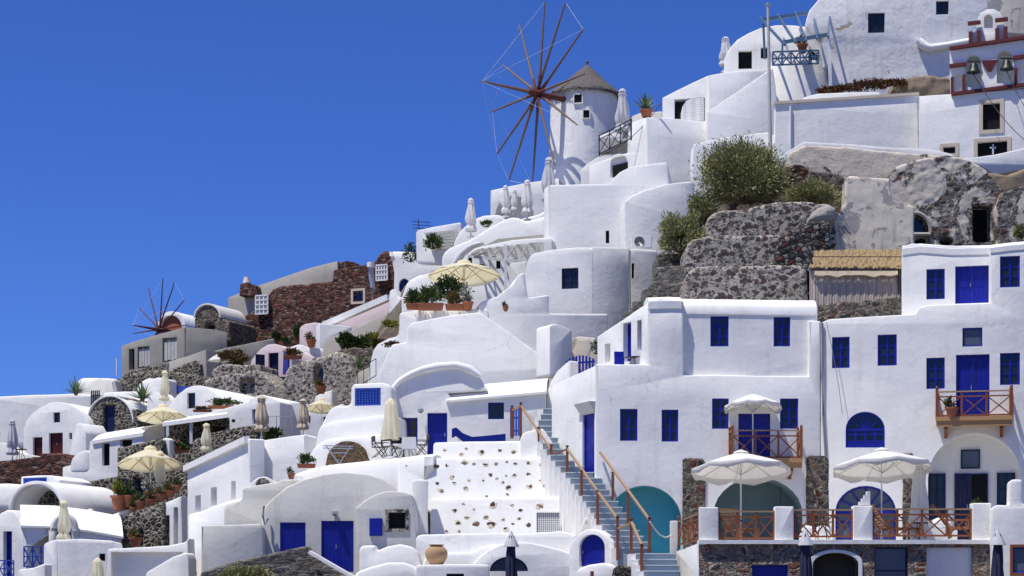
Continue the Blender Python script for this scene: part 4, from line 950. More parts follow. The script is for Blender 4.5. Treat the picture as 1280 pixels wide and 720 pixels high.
# ---- house D with the blue door behind the studded terraces
F5 = Fac(560, 86.5, 3)
h7 = cw('white_vault_house', 'white vaulted house with blue door and windows behind the studded terraces', F5, [(489,490),(500,477),(514,469),(530,463),(548,459),(570,457.5),(588,463),(600,471),(607,482),(610,488),(560,491),(566,502),(620,496),(682,489),(682,600),(489,600)], 5, 'white', [
  ('w',500,522,522,556,dict(rec=.25,n=(2,2),label='blue window with two leaves beside the terrace chairs')),('s',534,516,559,570,dict(rec=.25)),('w',610,503,630,524,dict(rec=.14,n=(1,1),ledge=0))], 'house', rnd=.05)
slope(h7, F5, [(558,501),(600,497),(640,493.5),(683,489.5)], [(-.15,-.1),(-.15,0),(.3,.28),(1.2,.65),(2.5,.9),(4,1.0),(4,-.1)])
bm = bmesh.new(); tube(bm, [F5.p(x, y, -.02) for x, y in [(489,488),(500,476),(514,468),(530,462),(548,458),(570,456.5),(588,462),(600,470)]], [.1,.14,.16,.18,.18,.17,.2,.1], 10); add(bm, 'arch_rim', 'white', h7, 60)
h8 = cw('white_terraced_wall', 'stepped bulging white wall with a blue lattice window', Fac(460,86,12), [(438,485),(441,480),(478,478),(490,483),(492,600),(385,600),(388,575),(396,547),(403,528),(412,512),(420,507),(438,507)], 4, 'white', [('w',443.5,485,476,507,dict(rec=.08,n=(8,6),t=.09,mat='bluelight',pane='blue',ledge=0))], bev=.12, rnd=.3)
cw('white_ledge', 'lower rounded white ledge left of the dining chairs', Fac(450,85,12), [(392,560),(398,530),(418,526),(470,519),(492,516),(494,600),(388,600)], 3, 'white', bev=.25, rnd=.3)
cw('white_ledge', 'rounded white mound around the brown stone plug', Fac(440,84,12), [(380,580),(392,556),(408,548),(440,545),(488,541),(500,560),(500,620),(380,620)], 3, 'white', bev=.3, rnd=.3)
cw('stone_arch_infill', 'brown stone plug filling a low arch behind the terrace', Fac(434,83.8,10), [(406,582),(408,569),(415,558),(425,552),(437,550),(449,554),(457,563),(460,574),(461,600),(406,600)], .5, 'plug', rough=(.07,.06,.2), cat='wall')
# furniture of the upper terrace
zc = 572
for (x, y, rz, lab) in ((474,572,1.9,'black garden chair leftmost by the white wall'),(487,571,2.6,'black garden chair beside the closed cream parasol'),(528,569,-1.3,'black garden chair right of the patio table'),(497,573,.3,'black garden chair partly behind the parasol pole')):
    CHAIR.put(x, y, 82.5, lab, 'black garden chairs on the upper terrace', rz=rz)
TABLE.put(508, 571, 83, 'small black patio table between the garden chairs by the blue door')
bm = bmesh.new(); c_ = at(511,571,81.9)
for s_ in ((-.3,),(.3,)): bar(bm, c_+Vector((s_[0],0,0)), c_+Vector((s_[0],.1,.62)), .03)
r_ = add(bm, 'canvas_chair', 'metal', None, None, 'garden chair with a pale canvas back in front of the blue window', 'chair')
bm = bmesh.new(); quadbox(bm, [c_+Vector(v) for v in ((-.32,0,.35),(.32,0,.35),(.32,.04,.35),(-.32,.04,.35),(-.3,.16,.86),(.3,.16,.86),(.3,.2,.86),(-.3,.2,.86))]); add(bm, 'backrest', 'canvasgrey', r_)
bm = bmesh.new(); box(bm, c_.x-.3, c_.x+.3, c_.y+.0, c_.y+.5, c_.z+.33, c_.z+.36); add(bm, 'seat', 'canvasgrey', r_)
CP_STRAIGHT.put(488.5, 573, 82.2, 'closed cream parasol beside the black garden chairs', sc=(.95,.95,1.06))
lg = thing('sun_lounger', 'low sun lounger draped in a cobalt blue cover behind the stone-studded parapet', 'sun lounger', at(598,556,83))
bm = bmesh.new(); pts_ = [(565,541,.25),(570,539,.3),(578,546,.3),(590,551,.28),(612,549,.28),(632,547,.22)]; rr_ = [at(x, y, 83) for x, y, _ in pts_]
for i in range(len(rr_)-1):
    a, b = rr_[i], rr_[i+1]; quadbox(bm, [a+Vector((0,-.35,-.2)),b+Vector((0,-.35,-.18)),b+Vector((0,.35,-.18)),a+Vector((0,.35,-.2)),a+Vector((0,-.33,.14)),b+Vector((0,-.33,.12)),b+Vector((0,.33,.2)),a+Vector((0,.33,.2))])
add(bm, 'cover', 'bluecloth', lg)
for x in (572,618): bm = bmesh.new(); bar(bm, at(x,558,82.8), at(x+3,546,82.8), .035); add(bm, 'leg', 'whitepaint', lg)
def folding_rack():
    r = thing('folding_rack', 'folding grey metal rack leaning on the white mound by the stone plug', 'rack', at(425,582,83))
    for a, b in (((408,558),(424,580)),((438,558),(424,580)),((404,557),(441,558)),((404,560),(441,561)),((414,566),(434,566))):
        bm = bmesh.new(); bar(bm, at(*a,82.9), at(*b,82.7), .04); add(bm, 'bar', 'metal', r)
folding_rack()
PL_DARK.put(383, 585, 80.2, 'terracotta planter with low green plants on the white ledge', sc=.75)
POT_DARK.put(364, 599, 78, 'tiny pot plant on the cream stepped wall', sc=.6)
# curved wall at the stair head
cw('curved_white_wall', 'curved white wall framing the narrow passage at the stair head', Fac(695,86.3,45), [(678,545),(679,515),(681,498),(687,479),(696,464),(708,453),(713,450),(713,545)], .5, 'white', bev=.06)
# ---- big sloping mass
h9 = cw('white_house', 'big blank white house wall with a long sloping parapet in the centre', Fac(600,93,4), [(472,470),(482,448),(490,430),(508,428),(509,408),(515,403),(560,394),(600,390),(620,404),(650,425),(680,446),(700,458),(702,540),(472,540)], 5, 'white', cat='house', bev=.1)
cw('white_garden_wall', 'white wall with a small stepped notch below the square blue-black window', Fac(680,97,-8), [(596,394),(600,378),(622,370),(640,356),(648,344),(656,341),(660,372),(686,368),(686,392),(760,392),(760,480),(596,480)], 2, 'white')
cw('white_wall_pier', 'bright white upright wall pier above the arched blue gate', Fac(697,91,-30), [(687,407),(692,405),(697,405),(715,412),(716,452),(712,470),(687,470)], 1.2, 'white')
cw('rough_white_wall', 'rough worn wall patch between the gate and the small terrace', Fac(730,92,5), [(714,424),(722,420),(745,422),(752,480),(712,480)], 1.5, 'cliffplaster')
pl_ = bush(745, 436, 90, (5,9), 'flowerwhite', 'white flowering plant beside the arched blue gate', 'plant', ll=.15, lw=.05, n=260, name='flowering_plant')
# ---- house M2 with the square dark window
F6 = Fac(740, 101, 14)
h10 = cw('white_house', 'white house with one square dark window below the tall blank block', F6, [(657,345),(658,328),(664,317),(690,312),(720,309.5),(741,309),(741,480),(640,480),(645,420),(640,372)], 6, 'white', [('w',702,335,723,361,dict(rec=.18,n=(2,3),mat='navy'))], 'house', rnd=.3)
W(h10, Fac(740,101,-20), [(740,309),(787,309.5),(787,480),(740,480)], .6, 'white', rnd=.04)
cw('white_house', 'narrow grey-white block between the downpipe and the stone steps', Fac(797,103,-10), [(787,312),(797,311),(822,313),(822,420),(787,420)], 4, 'white', [('k',789.5,329,793,348,dict(rec=.2))], 'house')
pipe([at(787,313,100.5),at(787,360,100.4),at(788,412,100.2)], .05, 'greypipe', 'grey downpipe on the corner of the house with the square window')
# ---- tall block M3
F7 = Fac(690, 110, 8)
h11 = cw('white_house', 'tall blank white block standing in front of the windmill', F7, [(686,231),(751,230),(762,229.5),(767,222),(775,215),(787,209),(802,206),(815,204),(833,203),(835,208),(835,330),(686,330)], 7, 'white', [('k',757,288,761.5,304,dict(rec=.2))], 'house')
W(h11, Fac(686,110,75), [(686,231),(680,236),(680,330),(686,330)], .5, 'white', rnd=.02, name='side_wall')
h12 = cw('white_house', 'slanted flat grey-white wall with an air conditioner at its foot', Fac(820,108,-5), [(781,252),(790,245),(805,238),(833,230),(866,226),(868,228),(868,345),(781,345)], 5, 'white', cat='house', rnd=.04)
ac = thing('air_conditioner', 'grey outdoor air conditioner unit at the foot of the slanted wall', 'air conditioner', at(802,311,106)); Fc_ = Fac(802,106,0)
bm = bmesh.new(); pbox(bm, Fc_, 789,294,815,309.5, 0, .35); bmesh.ops.bevel(bm, geom=list(bm.edges), offset=.03, segments=2, affect='EDGES'); add(bm, 'casing', 'whitepaint', ac, 40)
bm = bmesh.new(); c_ = Fc_.p(799,302,-.02); 
for rr in (.27,.2,.13,.06): tube(bm, [c_+Vector((rr*math.cos(a*PI/8),0,rr*math.sin(a*PI/8))) for a in range(17)], .012, 5, False)
add(bm, 'fan_guard', 'metal', ac, 40)
bm = bmesh.new(); tube(bm, [c_+Vector((0,-.0,0)), c_+Vector((0,.03,0))], .27, 20); add(bm, 'fan_recess', 'shadein', ac, 40)
POT_DARK.put(795, 296, 106.5, 'tiny plant on top of the air conditioner', sc=.01) if False else None
# ---- block M4 at the top and its neighbours
F8 = Fac(840, 120, 12)
h13 = cw('white_house', 'white block with a round lattice screen beside the agave pot', F8, [(828,122),(845,113),(866,103),(886,94),(886,230),(828,230)], 4, 'white', [('n',843,123,881,152,dict(rec=.35))], 'house', rnd=.04)
bm = bmesh.new(); pbox(bm, F8, 843.2,126,855,150,.2,.34); add(bm, 'opening', 'darkin', h13)
bm = prism(F8, [F8.uv(*p) for p in [(851,152),(851,142),(853,133),(858,126),(866,122),(874,121),(880,121),(880,152)]], .1, (), .02, d0=.0); add(bm, 'lattice_screen', 'plasterlattice', h13)
W(h13, Fac(886,119,-6), [(886,94),(903,91),(920,89),(962,86),(966,90),(966,240),(886,240)], 5, 'white', rnd=.03)
h14 = cw('white_house', 'low white block with the agave pot on its flat top', Fac(809,117,-14), [(809,146),(850,149),(884,153),(886,250),(809,250)], 4, 'white', cat='house', rnd=.05)
W(h14, Fac(809,117,50), [(809,146),(789,153),(787,190),(736,206),(736,260),(809,260)], .6, 'white', [('n',763,192,785,222,dict(rec=.2,sy=205))], rnd=.04)
bm = bmesh.new(); pbox(bm, Fac(809,117,50).off(.12), 766,205,784,225,0,.05); add(bm, 'opening', 'darkin', h14)
POT_AGAVE.put(808, 146.5, 118, 'agave in a terracotta pot on the corner of the white parapet', sc=1.25)
cw('white_parapet', 'white sunlit parapet behind the agave pot', Fac(800,121,5), [(778,150),(800,141),(828,139),(830,170),(778,170)], 1, 'cream')
cw('white_wall', 'white wall joining the windmill terrace above the tall block', Fac(740,124,10), [(726,212),(735,204),(749,195),(749,170),(790,154),(800,152),(800,240),(726,240)], 2, 'white', [('n',748,172,790,193,dict(rec=1.2))])
A_ = at(749,193,118.5); B_ = at(789,180,114.5)
rail3(A_, Vector((B_.x,B_.y,A_.z)), 1.15, 3, 'black cross-braced railing on the terrace below the windmill', 'ironblack', 'ironblack', None, 'metal_railing', 'railing', .07, False)
CP_GREY.put(778, 176, 121, 'closed white parasol beside the thatched windmill', sc=1.3); CP_GREY.put(686, 262, 116, 'closed white parasol in front of the windmill foot', sc=1.25, rz=1)
c_ = at(992,230,99)
# ---- windmill
mb = at(730, 235, 133); mz = at(730,120,133).z
wm = thing('windmill', 'round white windmill with a conical thatched cap and twelve bare spokes', 'windmill', mb)
bm = bmesh.new(); k_ = 133/F0; lathe(bm, mb+Vector((0,0,-2)), [(46.5*k_,0),(45.6*k_,2.5),(43*k_,4.5),(41.5*k_,mz-mb.z+1.9),(41.2*k_,mz-mb.z+2.05)], 64, lambda a, z: 1+.006*math.sin(a*5+z*2)); tw = add(bm, 'tower', 'whiteB', wm, 40)
def mill_window(px0, py0, px1, py1, sur=True):
    u = (px0+px1)/2; c0 = at(u, (py0+py1)/2, 133); dx = (c0.x-mb.x); R_ = 42.6*k_; ang = math.asin(max(-1, min(1, dx/R_))); y = mb.y-R_*math.cos(ang)
    F = Fac(u, y-.1, -math.degrees(ang)); F.A = Vector((c0.x, y-.02, 0)); w = (px1-px0)/2*k_; v0 = at(u,py1,y).z; v1 = at(u,py0,y).z
    bm = bmesh.new(); fbox(bm, F, -w, w, v0, v1, -.02, .1); o = add(bm, 'window', 'darkin', wm)
    bm = bmesh.new(); t = .07
    for a in ((-w-t,-w-.002,v0-t,v1+t),(w+.002,w+t,v0-t,v1+t),(-w,w,v1+.002,v1+t),(-w,w,v0-t,v0-.002)): fbox(bm, F, *a, -.07, .12)
    add(bm, 'frame', 'white', o)
mill_window(716.5,118.5,726,128.5); mill_window(727.5,138,735,147.5)
bm = bmesh.new(); ez = at(730,121,133).z; apex = at(734,82,133); c_ = Vector((mb.x,mb.y,ez)); rnd = random.Random(2); rings = []
for j in range(15):
    f = j/14; r_ = (46.5*(1-f)+2*f)*k_*(1+.02*math.sin(f*9)); ring = []
    for q in range(72):
        a = 2*PI*q/72; rr = r_*(1+rnd.uniform(-.012,.012)+(.02*rnd.uniform(-1,1) if j == 0 else 0)); ring.append(bm.verts.new(c_.lerp(Vector((apex.x,apex.y,apex.z)), f)+Vector((rr*math.cos(a), rr*math.sin(a), (rnd.uniform(-.1,.03) if j == 0 else 0)-0))))
    rings.append(ring)
for a, b in zip(rings, rings[1:]):
    for q in range(72): bm.faces.new((a[q], a[(q+1)%72], b[(q+1)%72], b[q]))
bm.faces.new(rings[0]); bm.faces.new(rings[-1]); rf = add(bm, 'thatched_cap', 'thatch', wm)
bm = bmesh.new(); lathe(bm, apex, [(.08,-.1),(.09,.1),(.05,.15),(.12,.22),(.1,.32),(.02,.42)], 10); add(bm, 'finial', 'thatch', rf, 40)
bm = bmesh.new(); 
for q in range(90):
    a = 2*PI*q/90; p = c_+Vector((46.6*k_*math.cos(a),46.6*k_*math.sin(a),-.02)); t_ = Vector((-math.sin(a),math.cos(a),0)); bm.faces.new([bm.verts.new(v) for v in (p-t_*.09,p+t_*.09,p+t_*.05+Vector((0,0,-rnd.uniform(.08,.26))),p-t_*.06+Vector((0,0,-rnd.uniform(.08,.26))))])
add(bm, 'straw_fringe', 'thatch', rf)
def wheel(root, hub, R, ax, n, a0, wood='millwood', pole=4.3, tail=None, wires=True, th=.09):
    ax = ax.normalized(); u = Vector((-ax.y, ax.x, 0)).normalized()
    if u.x < 0: u = -u
    v = ax.cross(u); v = v if v.z > 0 else -v; ends = []
    for i in range(n):
        a = a0+2*PI*i/n; d = v*math.cos(a)+u*math.sin(a); o = ax*(.08 if i % 2 else -.08); e = hub+d*R+o; ends.append(e)
        bm = bmesh.new(); m = 6; tube(bm, [hub+o+d*R*j/m for j in range(m+1)], [th*(1.25-.65*j/m) for j in range(m+1)], 7); add(bm, 'spoke', wood, root, 40)
        bm = bmesh.new(); tube(bm, [hub+o, hub+o+d*R*.2], [th*1.45,th*1.2], 6); add(bm, 'spoke_root', 'millred', root, 40)
    tip = hub+ax*pole
    bm = bmesh.new(); tube(bm, [hub-ax*(tail or 2.2), hub+ax*.7], [.20,.18], 12); add(bm, 'axle', 'millred', root, 40)
    bm = bmesh.new(); tube(bm, [hub+ax*.5, tip], [.15,.06], 8); add(bm, 'bowsprit', wood, root, 40)
    bm = bmesh.new(); tube(bm, [hub-ax*.25, hub+ax*.35], [.34,.30], 12); add(bm, 'hub', 'millred', root, 40)
    if wires:
        bm = bmesh.new()
        for i in range(n):
            if i in wires: tube(bm, [ends[i], ends[(i+1) % n]], .009, 4)
            if i % 2 == 0: tube(bm, [ends[i], tip], .006, 4)
        add(bm, 'rigging', 'rope', root)
hub = at(672,117,130.2)
wheel(wm, hub, 6.25, Vector((-.87,-.49,.06)), 12, .03, wires=(1,6,7,8,9,10))
# ---- small mill far left
mh = thing('windmill', 'distant small windmill wheel rising over the ruined concrete house', 'windmill', at(215,420,215))
Fm = Fac(215,215,25); bm = prism(Fm, [Fm.uv(*p) for p in [(203,430)]+arc(216,410,13,15,180,0,12)+[(229,430)]], 5, (), .05); add(bm, 'gable_wall', 'terracotta', mh, 40)
dome_band(mh, Fm, 203,229,395,410,7,'white',th=.5,over=.3)
wheel(mh, at(199,412,213), 5.7, Vector((-.76,-.65,.05)), 12, .03, 'millred', pole=3.3, wires=(1,), th=.085)
# ================================================================ centre skyline terraces
F9 = Fac(650,128,10)
h15 = cw('white_house', 'white skyline block with a low arched recess sheltering closed parasols', F9, [(613,238),(640,232),(682,225),(700,223),(700,300),(613,300)], 3, 'white', [('n',619,245,667,285,dict(sy=270,rec=1.6))], 'house', rnd=.03)
h16 = cw('white_terrace', 'curved white terraces stepping down from the windmill foot', Fac(620,122,10), [(566,303),(575,288),(590,274),(605,269),(625,268),(632,274),(640,278),(655,272),(672,268),(684,262),(690,330),(566,330)], 2, 'white', cat='terrace', bev=.2, rnd=.4)
h17 = cw('white_terrace', 'second curved white terrace wall with a thick rounded rim', Fac(620,117,8), [(552,320),(560,310),(585,300),(600,292),(612,284),(625,277),(638,271),(648,272),(656,277),(672,273),(682,269),(690,272),(690,360),(552,360)], 2, 'white', cat='terrace', bev=.2, rnd=.4)
CP_WHITE.put(600, 240, 127, 'x', 'closed parasols') if False else None
for (x, y, Y, s, lab) in ((588.5,296,119.5,.95,'closed white parasol alone on the curved skyline terrace'),(632,271,123.5,.8,'leftmost of three closed parasols before the arched recess'),(643,268,125,.65,'middle and smallest of three closed parasols before the arched recess'),(659,275,120.8,1.0,'rightmost and tallest of three closed parasols before the arched recess')):
    CP_WHITE.put(x, y, Y, lab, 'closed white parasols on the skyline terraces', sc=s)
cw('grey_deck', 'slatted grey deck with white side walls on the skyline', Fac(560,126,8), [(521,288),(545,283),(576,278),(578,300),(560,318),(535,312),(524,300)], 1.2, 'whiteB', cat='deck', rough=None)
for i in range(6): bm = bmesh.new(); bar(bm, at(533+i*1.5,293+i*4,124.6-i*.15), at(572-i*1.5,289+i*4,124.2-i*.15), .22, .16); o_ = add(bm, 'bench_board', 'greyboard', None, None, ['highest','second','third','fourth','fifth','lowest'][i]+' grey bench board on the skyline deck', 'bench board', 'bench boards on the skyline deck')
cw('white_wall', 'curved white parapet around the grey deck', Fac(530,125,20), [(520,290),(524,286),(530,297),(545,309),(562,303),(575,290),(590,280),(592,330),(520,330)], .6, 'white', rnd=.3)
bush(541, 304, 123, (11,10), 'leafdark', 'slim green shrub beside the grey deck', 'shrub', n=700, ll=.2, lw=.04, name='shrub'); bush(513, 318, 140, (11,13), 'leafdark', 'dark shrub at the skyline left of the grey deck', 'shrub', n=500, ll=.2, lw=.04, name='shrub')
bush(608, 281, 119, (7,4), 'leafdark', 'low plants along the curved skyline terrace', 'plant', n=300, ll=.15, lw=.04, name='low_plants')
h18 = cw('white_house', 'white house with tiny dark windows under the slatted pergola', Fac(620,110,14), [(556,348),(570,338),(580,325),(590,312),(610,306),(640,300),(690,296),(690,400),(545,400),(548,360)], 4, 'white', [('k',620,326,625.5,336,dict(rec=.15)),('k',598,330,605,338,dict(rec=.15)),('k',584,318,590,333,dict(rec=.15))], 'house', rnd=.3)
cw('white_arch_band', 'thick curved white band sweeping above the cream parasol', Fac(570,108,14), [(563,330),(570,318),(582,307),(597,302),(604,303),(590,308),(578,317),(570,328),(566,340),(556,345),(548,352),(545,345),(555,338)], .6, 'white', rnd=.1, bev=.06)
pg = thing('slatted_pergola', 'slatted grey pergola roof with a white post beside the tall blank block', 'pergola', at(640,330,106))
PG = [at(585,315,108), at(678,293,108.5), at(678,297,104.5), at(598,322,104.5)]
pa, pb, pc_, pd = at(592,318,104.5), at(680,309,104.5), at(680,293,109.5), at(622,303,109.5)
pa, pb, pc_, pd = at(587,317,109), at(622,299,113.0), at(679,293,112), at(679,326,103)
for i in range(16):
    f = (i+.5)/16; bm = bmesh.new(); bar(bm, pa.lerp(pb, f), pd.lerp(pc_, f), .10, .04); add(bm, 'slat', 'concreteL', pg)
for a, b in ((pa,pd),(pb,pc_),(pa,pb)): bm = bmesh.new(); bar(bm, a-Vector((0,0,.15)), b-Vector((0,0,.15)), .1, .16); add(bm, 'beam', 'greyboard', pg)
for i in range(5): f = (i+.5)/5; bm = bmesh.new(); bar(bm, pa.lerp(pd,f)-Vector((0,0,.12)), pb.lerp(pc_,f)-Vector((0,0,.12)), .07, .1); add(bm, 'joist', 'greyboard', pg)
bm = bmesh.new(); bar(bm, at(632,306,106.0), at(632,372,106.0), .16); add(bm, 'post', 'whitepaint', pg)
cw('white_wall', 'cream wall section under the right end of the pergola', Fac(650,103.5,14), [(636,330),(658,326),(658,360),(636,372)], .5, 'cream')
# terrace with cream parasol and plants
OP_CREAM.put(580, 395, 98, 'open cream parasol over the planted terrace in the middle', sc=(1.2,1.2,1.12), rz=.1)
cw('white_terrace', 'white planted terrace under the cream parasol', Fac(530,97,8), [(499,391),(520,388),(560,388),(610,385),(612,430),(499,440)], 4, 'white', cat='terrace')
A_ = at(508,389,96.6)
PL_DARK.put(538, 388, 96.5, 'long terracotta planter of dark shrubs under the cream parasol', sc=(1.3,1,1.5)); PL_FLOW.put(569, 388, 96.3, 'terracotta planter with red flowers under the cream parasol', sc=(1.1,1,1.3)); PL_DARK.put(518, 387, 96.6, 'planter of green plants at the left end of the planted terrace', sc=(.8,1,1.3))
bush(560, 362, 97.5, (24,14), 'leafdark', 'loose dark shrub with thin twigs behind the terracotta planters', 'shrub', n=1100, ll=.18, lw=.05, name='shrub', clumps=30); bush(517, 375, 97.5, (11,8), 'leafrust', 'rusty green shrub left of the planters', 'shrub', n=700, ll=.16, lw=.04, name='shrub')
POT_WFLOW.put(585, 388, 96, 'white flowering pot plant at the parasol pole', sc=1.2)
POT_DARK.put(632, 389, 96, 'small dark pot on the stepped white notch', sc=.6)
# ================================================================ rocky middle right
RK = (.09,.11,.25)
def rk(name, label, F, out, depth, mat, ops=(), cat='wall', r=RK, **k): return cw(name, label, F, out, depth, mat, ops, cat, rough=r, **k)
rk('stone_retaining_wall', 'lowest rounded rubble retaining wall above the white house roof', Fac(940,88,0), [(856,400),(857,350),(862,338),(870,333),(940,332),(1008,331),(1012,400)], 3, 'stonelight', rnd=.3, bev=.1)
rk('stone_retaining_wall', 'middle rounded rubble retaining wall with reddish stones', Fac(940,91,0), [(857,345),(858,308),(864,300),(880,295),(940,294),(975,293),(1010,288),(1016,345)], 3.5, 'stonelight', rnd=.3, bev=.1)
rk('stone_retaining_wall', 'pebbly dark rubble wall between the middle wall and the bare plaster wall', Fac(1000,90.6,0), [(968,345),(970,300),(984,292),(1003,279),(1020,275),(1038,276),(1040,345)], 2, 'stonepebble', rnd=.4, bev=.2)
rk('stone_retaining_wall', 'topmost rubble retaining wall under the big bush', Fac(950,94,0), [(884,310),(884,275),(890,266),(905,262),(930,262),(950,256),(970,252),(1010,252),(1042,256),(1047,310)], 3, 'stonelight', rnd=.3, bev=.1)
rk('boulder', 'smooth grey boulder wedged under the small bush', Fac(1025,92.5,0), [(1010,276),(1018,262),(1035,254),(1046,258),(1048,274),(1035,278)], 1.5, 'concrete', rnd=.4, bev=.3, cat='rock')
# stepped stone stairs behind
rk('stone_stairs', 'rough grey stone steps climbing behind the white house towards the bush', Fac(811,93,35), [(760,416),(775,402),(777,392),(788,386),(789,377),(800,372),(801,362),(812,358),(813,348),(822,345),(822,333),(860,331),(862,400),(760,450)], 3, 'dryslab', cat='stairs', r=(.09,.07,.2), rnd=.03, bev=.03)
rk('stone_stairs', 'upper flight of grey stone steps under the left bush', Fac(840,96,0), [(820,345),(821,316),(858,316),(860,345)], 3, 'dryslab', cat='stairs', r=(.09,.1,.2))
rk('rock_outcrop', 'brown rock outcrop below the left bush', Fac(870,100,0), [(850,330),(860,290),(875,262),(885,240),(900,232),(930,226),(990,225),(1060,225),(1060,330)], 4, 'rockground', rnd=.5, bev=.3, cat='rock', r=(.16,.7,.9))
rk('red_stone_wall', 'small patch of dark red dry stones beside the big bush', Fac(995,99,0), [(978,232),(982,208),(1000,204),(1012,212),(1012,232)], .8, 'stonered', r=(.09,.15,.25))
# bushes
bush(930, 223, 97.3, (51,43), 'leafbush', 'biggest round grey-green bush on the rock above the retaining walls', n=36000, ll=.17, lw=.028, seed=3, clumps=90, flat=-.6)
bush(1012, 246, 96, (34,20), 'leafbush', 'low spreading grey-green bush right of the biggest bush', n=13000, ll=.17, lw=.024, seed=8, clumps=26)
bush(851, 297, 95, (30,27), 'leafbush', 'spiky green bush at the left end of the retaining walls', n=11000, ll=.22, lw=.024, seed=11, clumps=26, flat=-.7); bush(878, 270, 97, (17,28), 'leafbush', 'narrow green bush hanging between the big bush and the spiky bush', n=5000, ll=.2, lw=.024, seed=14)
bush(1276, 292, 92.5, (8,9), 'leafbush', 'green bush cut by the right edge above the white roof', n=1200, ll=.17, lw=.03, seed=15)
# ruin walls
FR = Fac(1120, 98, 0)
rk('rough_plaster_wall', 'weathered pale plaster wall running under the white ledge', Fac(1080,101,3), [(985,192),(1006,181),(1060,184),(1110,189),(1160,193),(1190,196),(1195,240),(1120,250),(1060,245),(1010,215),(985,215)], 2, 'ruinplaster', rnd=.1, bev=.05, r=(.09,.10,1.1))
rk('cave_house_ruin', 'ruined rubble cave house with a black doorway', FR, [(1100,310),(1106,225),(1120,208),(1150,198),(1185,194),(1210,198),(1232,212),(1250,232),(1268,252),(1285,275),(1292,310)], 4, 'ruin', [('k',1216.5,257,1240,303,dict(rec=.8,frame='concreteL')),('k',1175,297.5,1191,306,dict(rec=.5)),('k',1144,295,1162,306,dict(rec=.5)),('k',1139,268,1161,291,dict(sy=290,rec=.45,pane='glass'))], cat='ruin', rnd=.15, bev=.06, r=(.09,.13,.3))
bm = bmesh.new(); tube(bm, [FR.p(x,y,-.05) for x,y in arc(1144,291,19,25,95,0,8)]+[FR.p(1163,293,-.05),FR.p(1140,293,-.05)], .1, 6); add(bm, 'pale_arch_trim', 'concreteL', None, 40, 'pale half arch trim round the dusty fanlight in the ruin', 'trim')
rk('bare_plaster_wall', 'bare grey-beige peeling wall in front of the ruin', Fac(1090,95.5,3), [(1030,330),(1036,290),(1044,272),(1056,255),(1057,224),(1062,220),(1112,223),(1114,240),(1128,252),(1142,258),(1144,320),(1130,330)], 2, 'cliffplaster', rnd=.08, bev=.04, r=(.08,.05,.8))
rk('rubble_wall', 'dark rubble edge between the bush and the peeling wall', Fac(1048,97,0), [(1010,235),(1012,212),(1050,217),(1056,222),(1058,262),(1050,290),(1036,290),(1030,250)], 1.5, 'stonemix', r=(.1,.15,.25))
rk('earth_slope', 'pale earth slope at the right edge beside the ruin', Fac(1270,100,0), [(1236,215),(1262,218),(1295,205),(1295,320),(1262,300)], 2, 'earth', r=(.14,.3,.6), cat='slope')
rk('rough_plaster_wall', 'peeling white plaster patch at the right edge of the ruin', Fac(1270,97,0), [(1248,300),(1244,262),(1252,240),(1270,235),(1295,225),(1295,310),(1248,310)], 1.5, 'ruin', rnd=.05, bev=.04, r=(.09,.10,.9))
# straw canopy
cn = thing('straw_canopy', 'straw-roofed canopy with hanging reed screens above the rubble parapet', 'canopy', at(1070,395,82))
q = [at(1012,336,81.6),at(1126,336.5,81.6),at(1128,315,83.6),at(1018,316,83.6)]
bm = bmesh.new(); rnd = random.Random(4); g = {}
for i in range(61):
    for j in range(13):
        p = q[0].lerp(q[1], i/60).lerp(q[3].lerp(q[2], i/60), j/12); g[i,j] = bm.verts.new(p+Vector((rnd.uniform(-.03,.03), 0, rnd.uniform(-.05,.05)-(.1*rnd.random() if j == 0 else 0))))
for i in range(60):
    for j in range(12): bm.faces.new((g[i,j], g[i+1,j], g[i+1,j+1], g[i,j+1]))
o_ = add(bm, 'straw_roof', 'straw', cn); m_ = o_.modifiers.new('s', 'SOLIDIFY'); m_.thickness = .12
bm = bmesh.new()
for i in range(700):
    f = rnd.random(); p = q[0].lerp(q[1], f).lerp(q[3].lerp(q[2], f), rnd.random())+Vector((0,-.02,.06)); d = Vector((rnd.gauss(0,.25), -.8, -.75+rnd.gauss(0,.2))).normalized()*rnd.uniform(.15,.35); s = Vector((.012,0,0)); bm.faces.new([bm.verts.new(v) for v in (p-s, p+s, p+d+s*.4, p+d-s*.4)])
add(bm, 'loose_straw', 'straw', o_)
for (x, y0, Y) in ((1014,316,81.8),(1123,332,81.6),(1128,318,83.6),(1019,318,83.6)): bm = bmesh.new(); bar(bm, at(x,y0,Y), at(x+(1 if x > 1100 else 5),392,Y), .06); add(bm, 'post', 'ironblack', cn)
bm = bmesh.new(); bar(bm, at(1013,321,81.4), at(1127,321,81.4), .03); bar(bm, at(1013,337,81.5), at(1127,337,81.5), .05); add(bm, 'frame', 'ironblack', cn)
bm = bmesh.new(); g = {}
for i in range(90):
    x = 1012+113*i/89; w_ = .012*math.sin(i*.9)+.012*math.sin(i*2.3)
    for j, y in enumerate((336,350,364,380,400)): g[i,j] = bm.verts.new(at(x,y,81.75-.06*j)+Vector((0,w_*(1+j*.2),0)))
for i in range(89):
    for j in range(4): bm.faces.new((g[i,j], g[i+1,j], g[i+1,j+1], g[i,j+1]))
o_ = add(bm, 'reed_screen', 'reed', cn); m_ = o_.modifiers.new('s', 'SOLIDIFY'); m_.thickness = .04
bm = bmesh.new(); g = {}
for i in range(30):
    x = 1018+104*i/29; s_ = 3*math.sin(PI*((i/29*2) % 1))**.8*(.6+.4*math.sin(i))
    for j in range(3): g[i,j] = bm.verts.new(at(x,338+j*2.5+s_*j/2+1,81.55-.05*j))
for i in range(29):
    for j in range(2): bm.faces.new((g[i,j], g[i+1,j], g[i+1,j+1], g[i,j+1]))
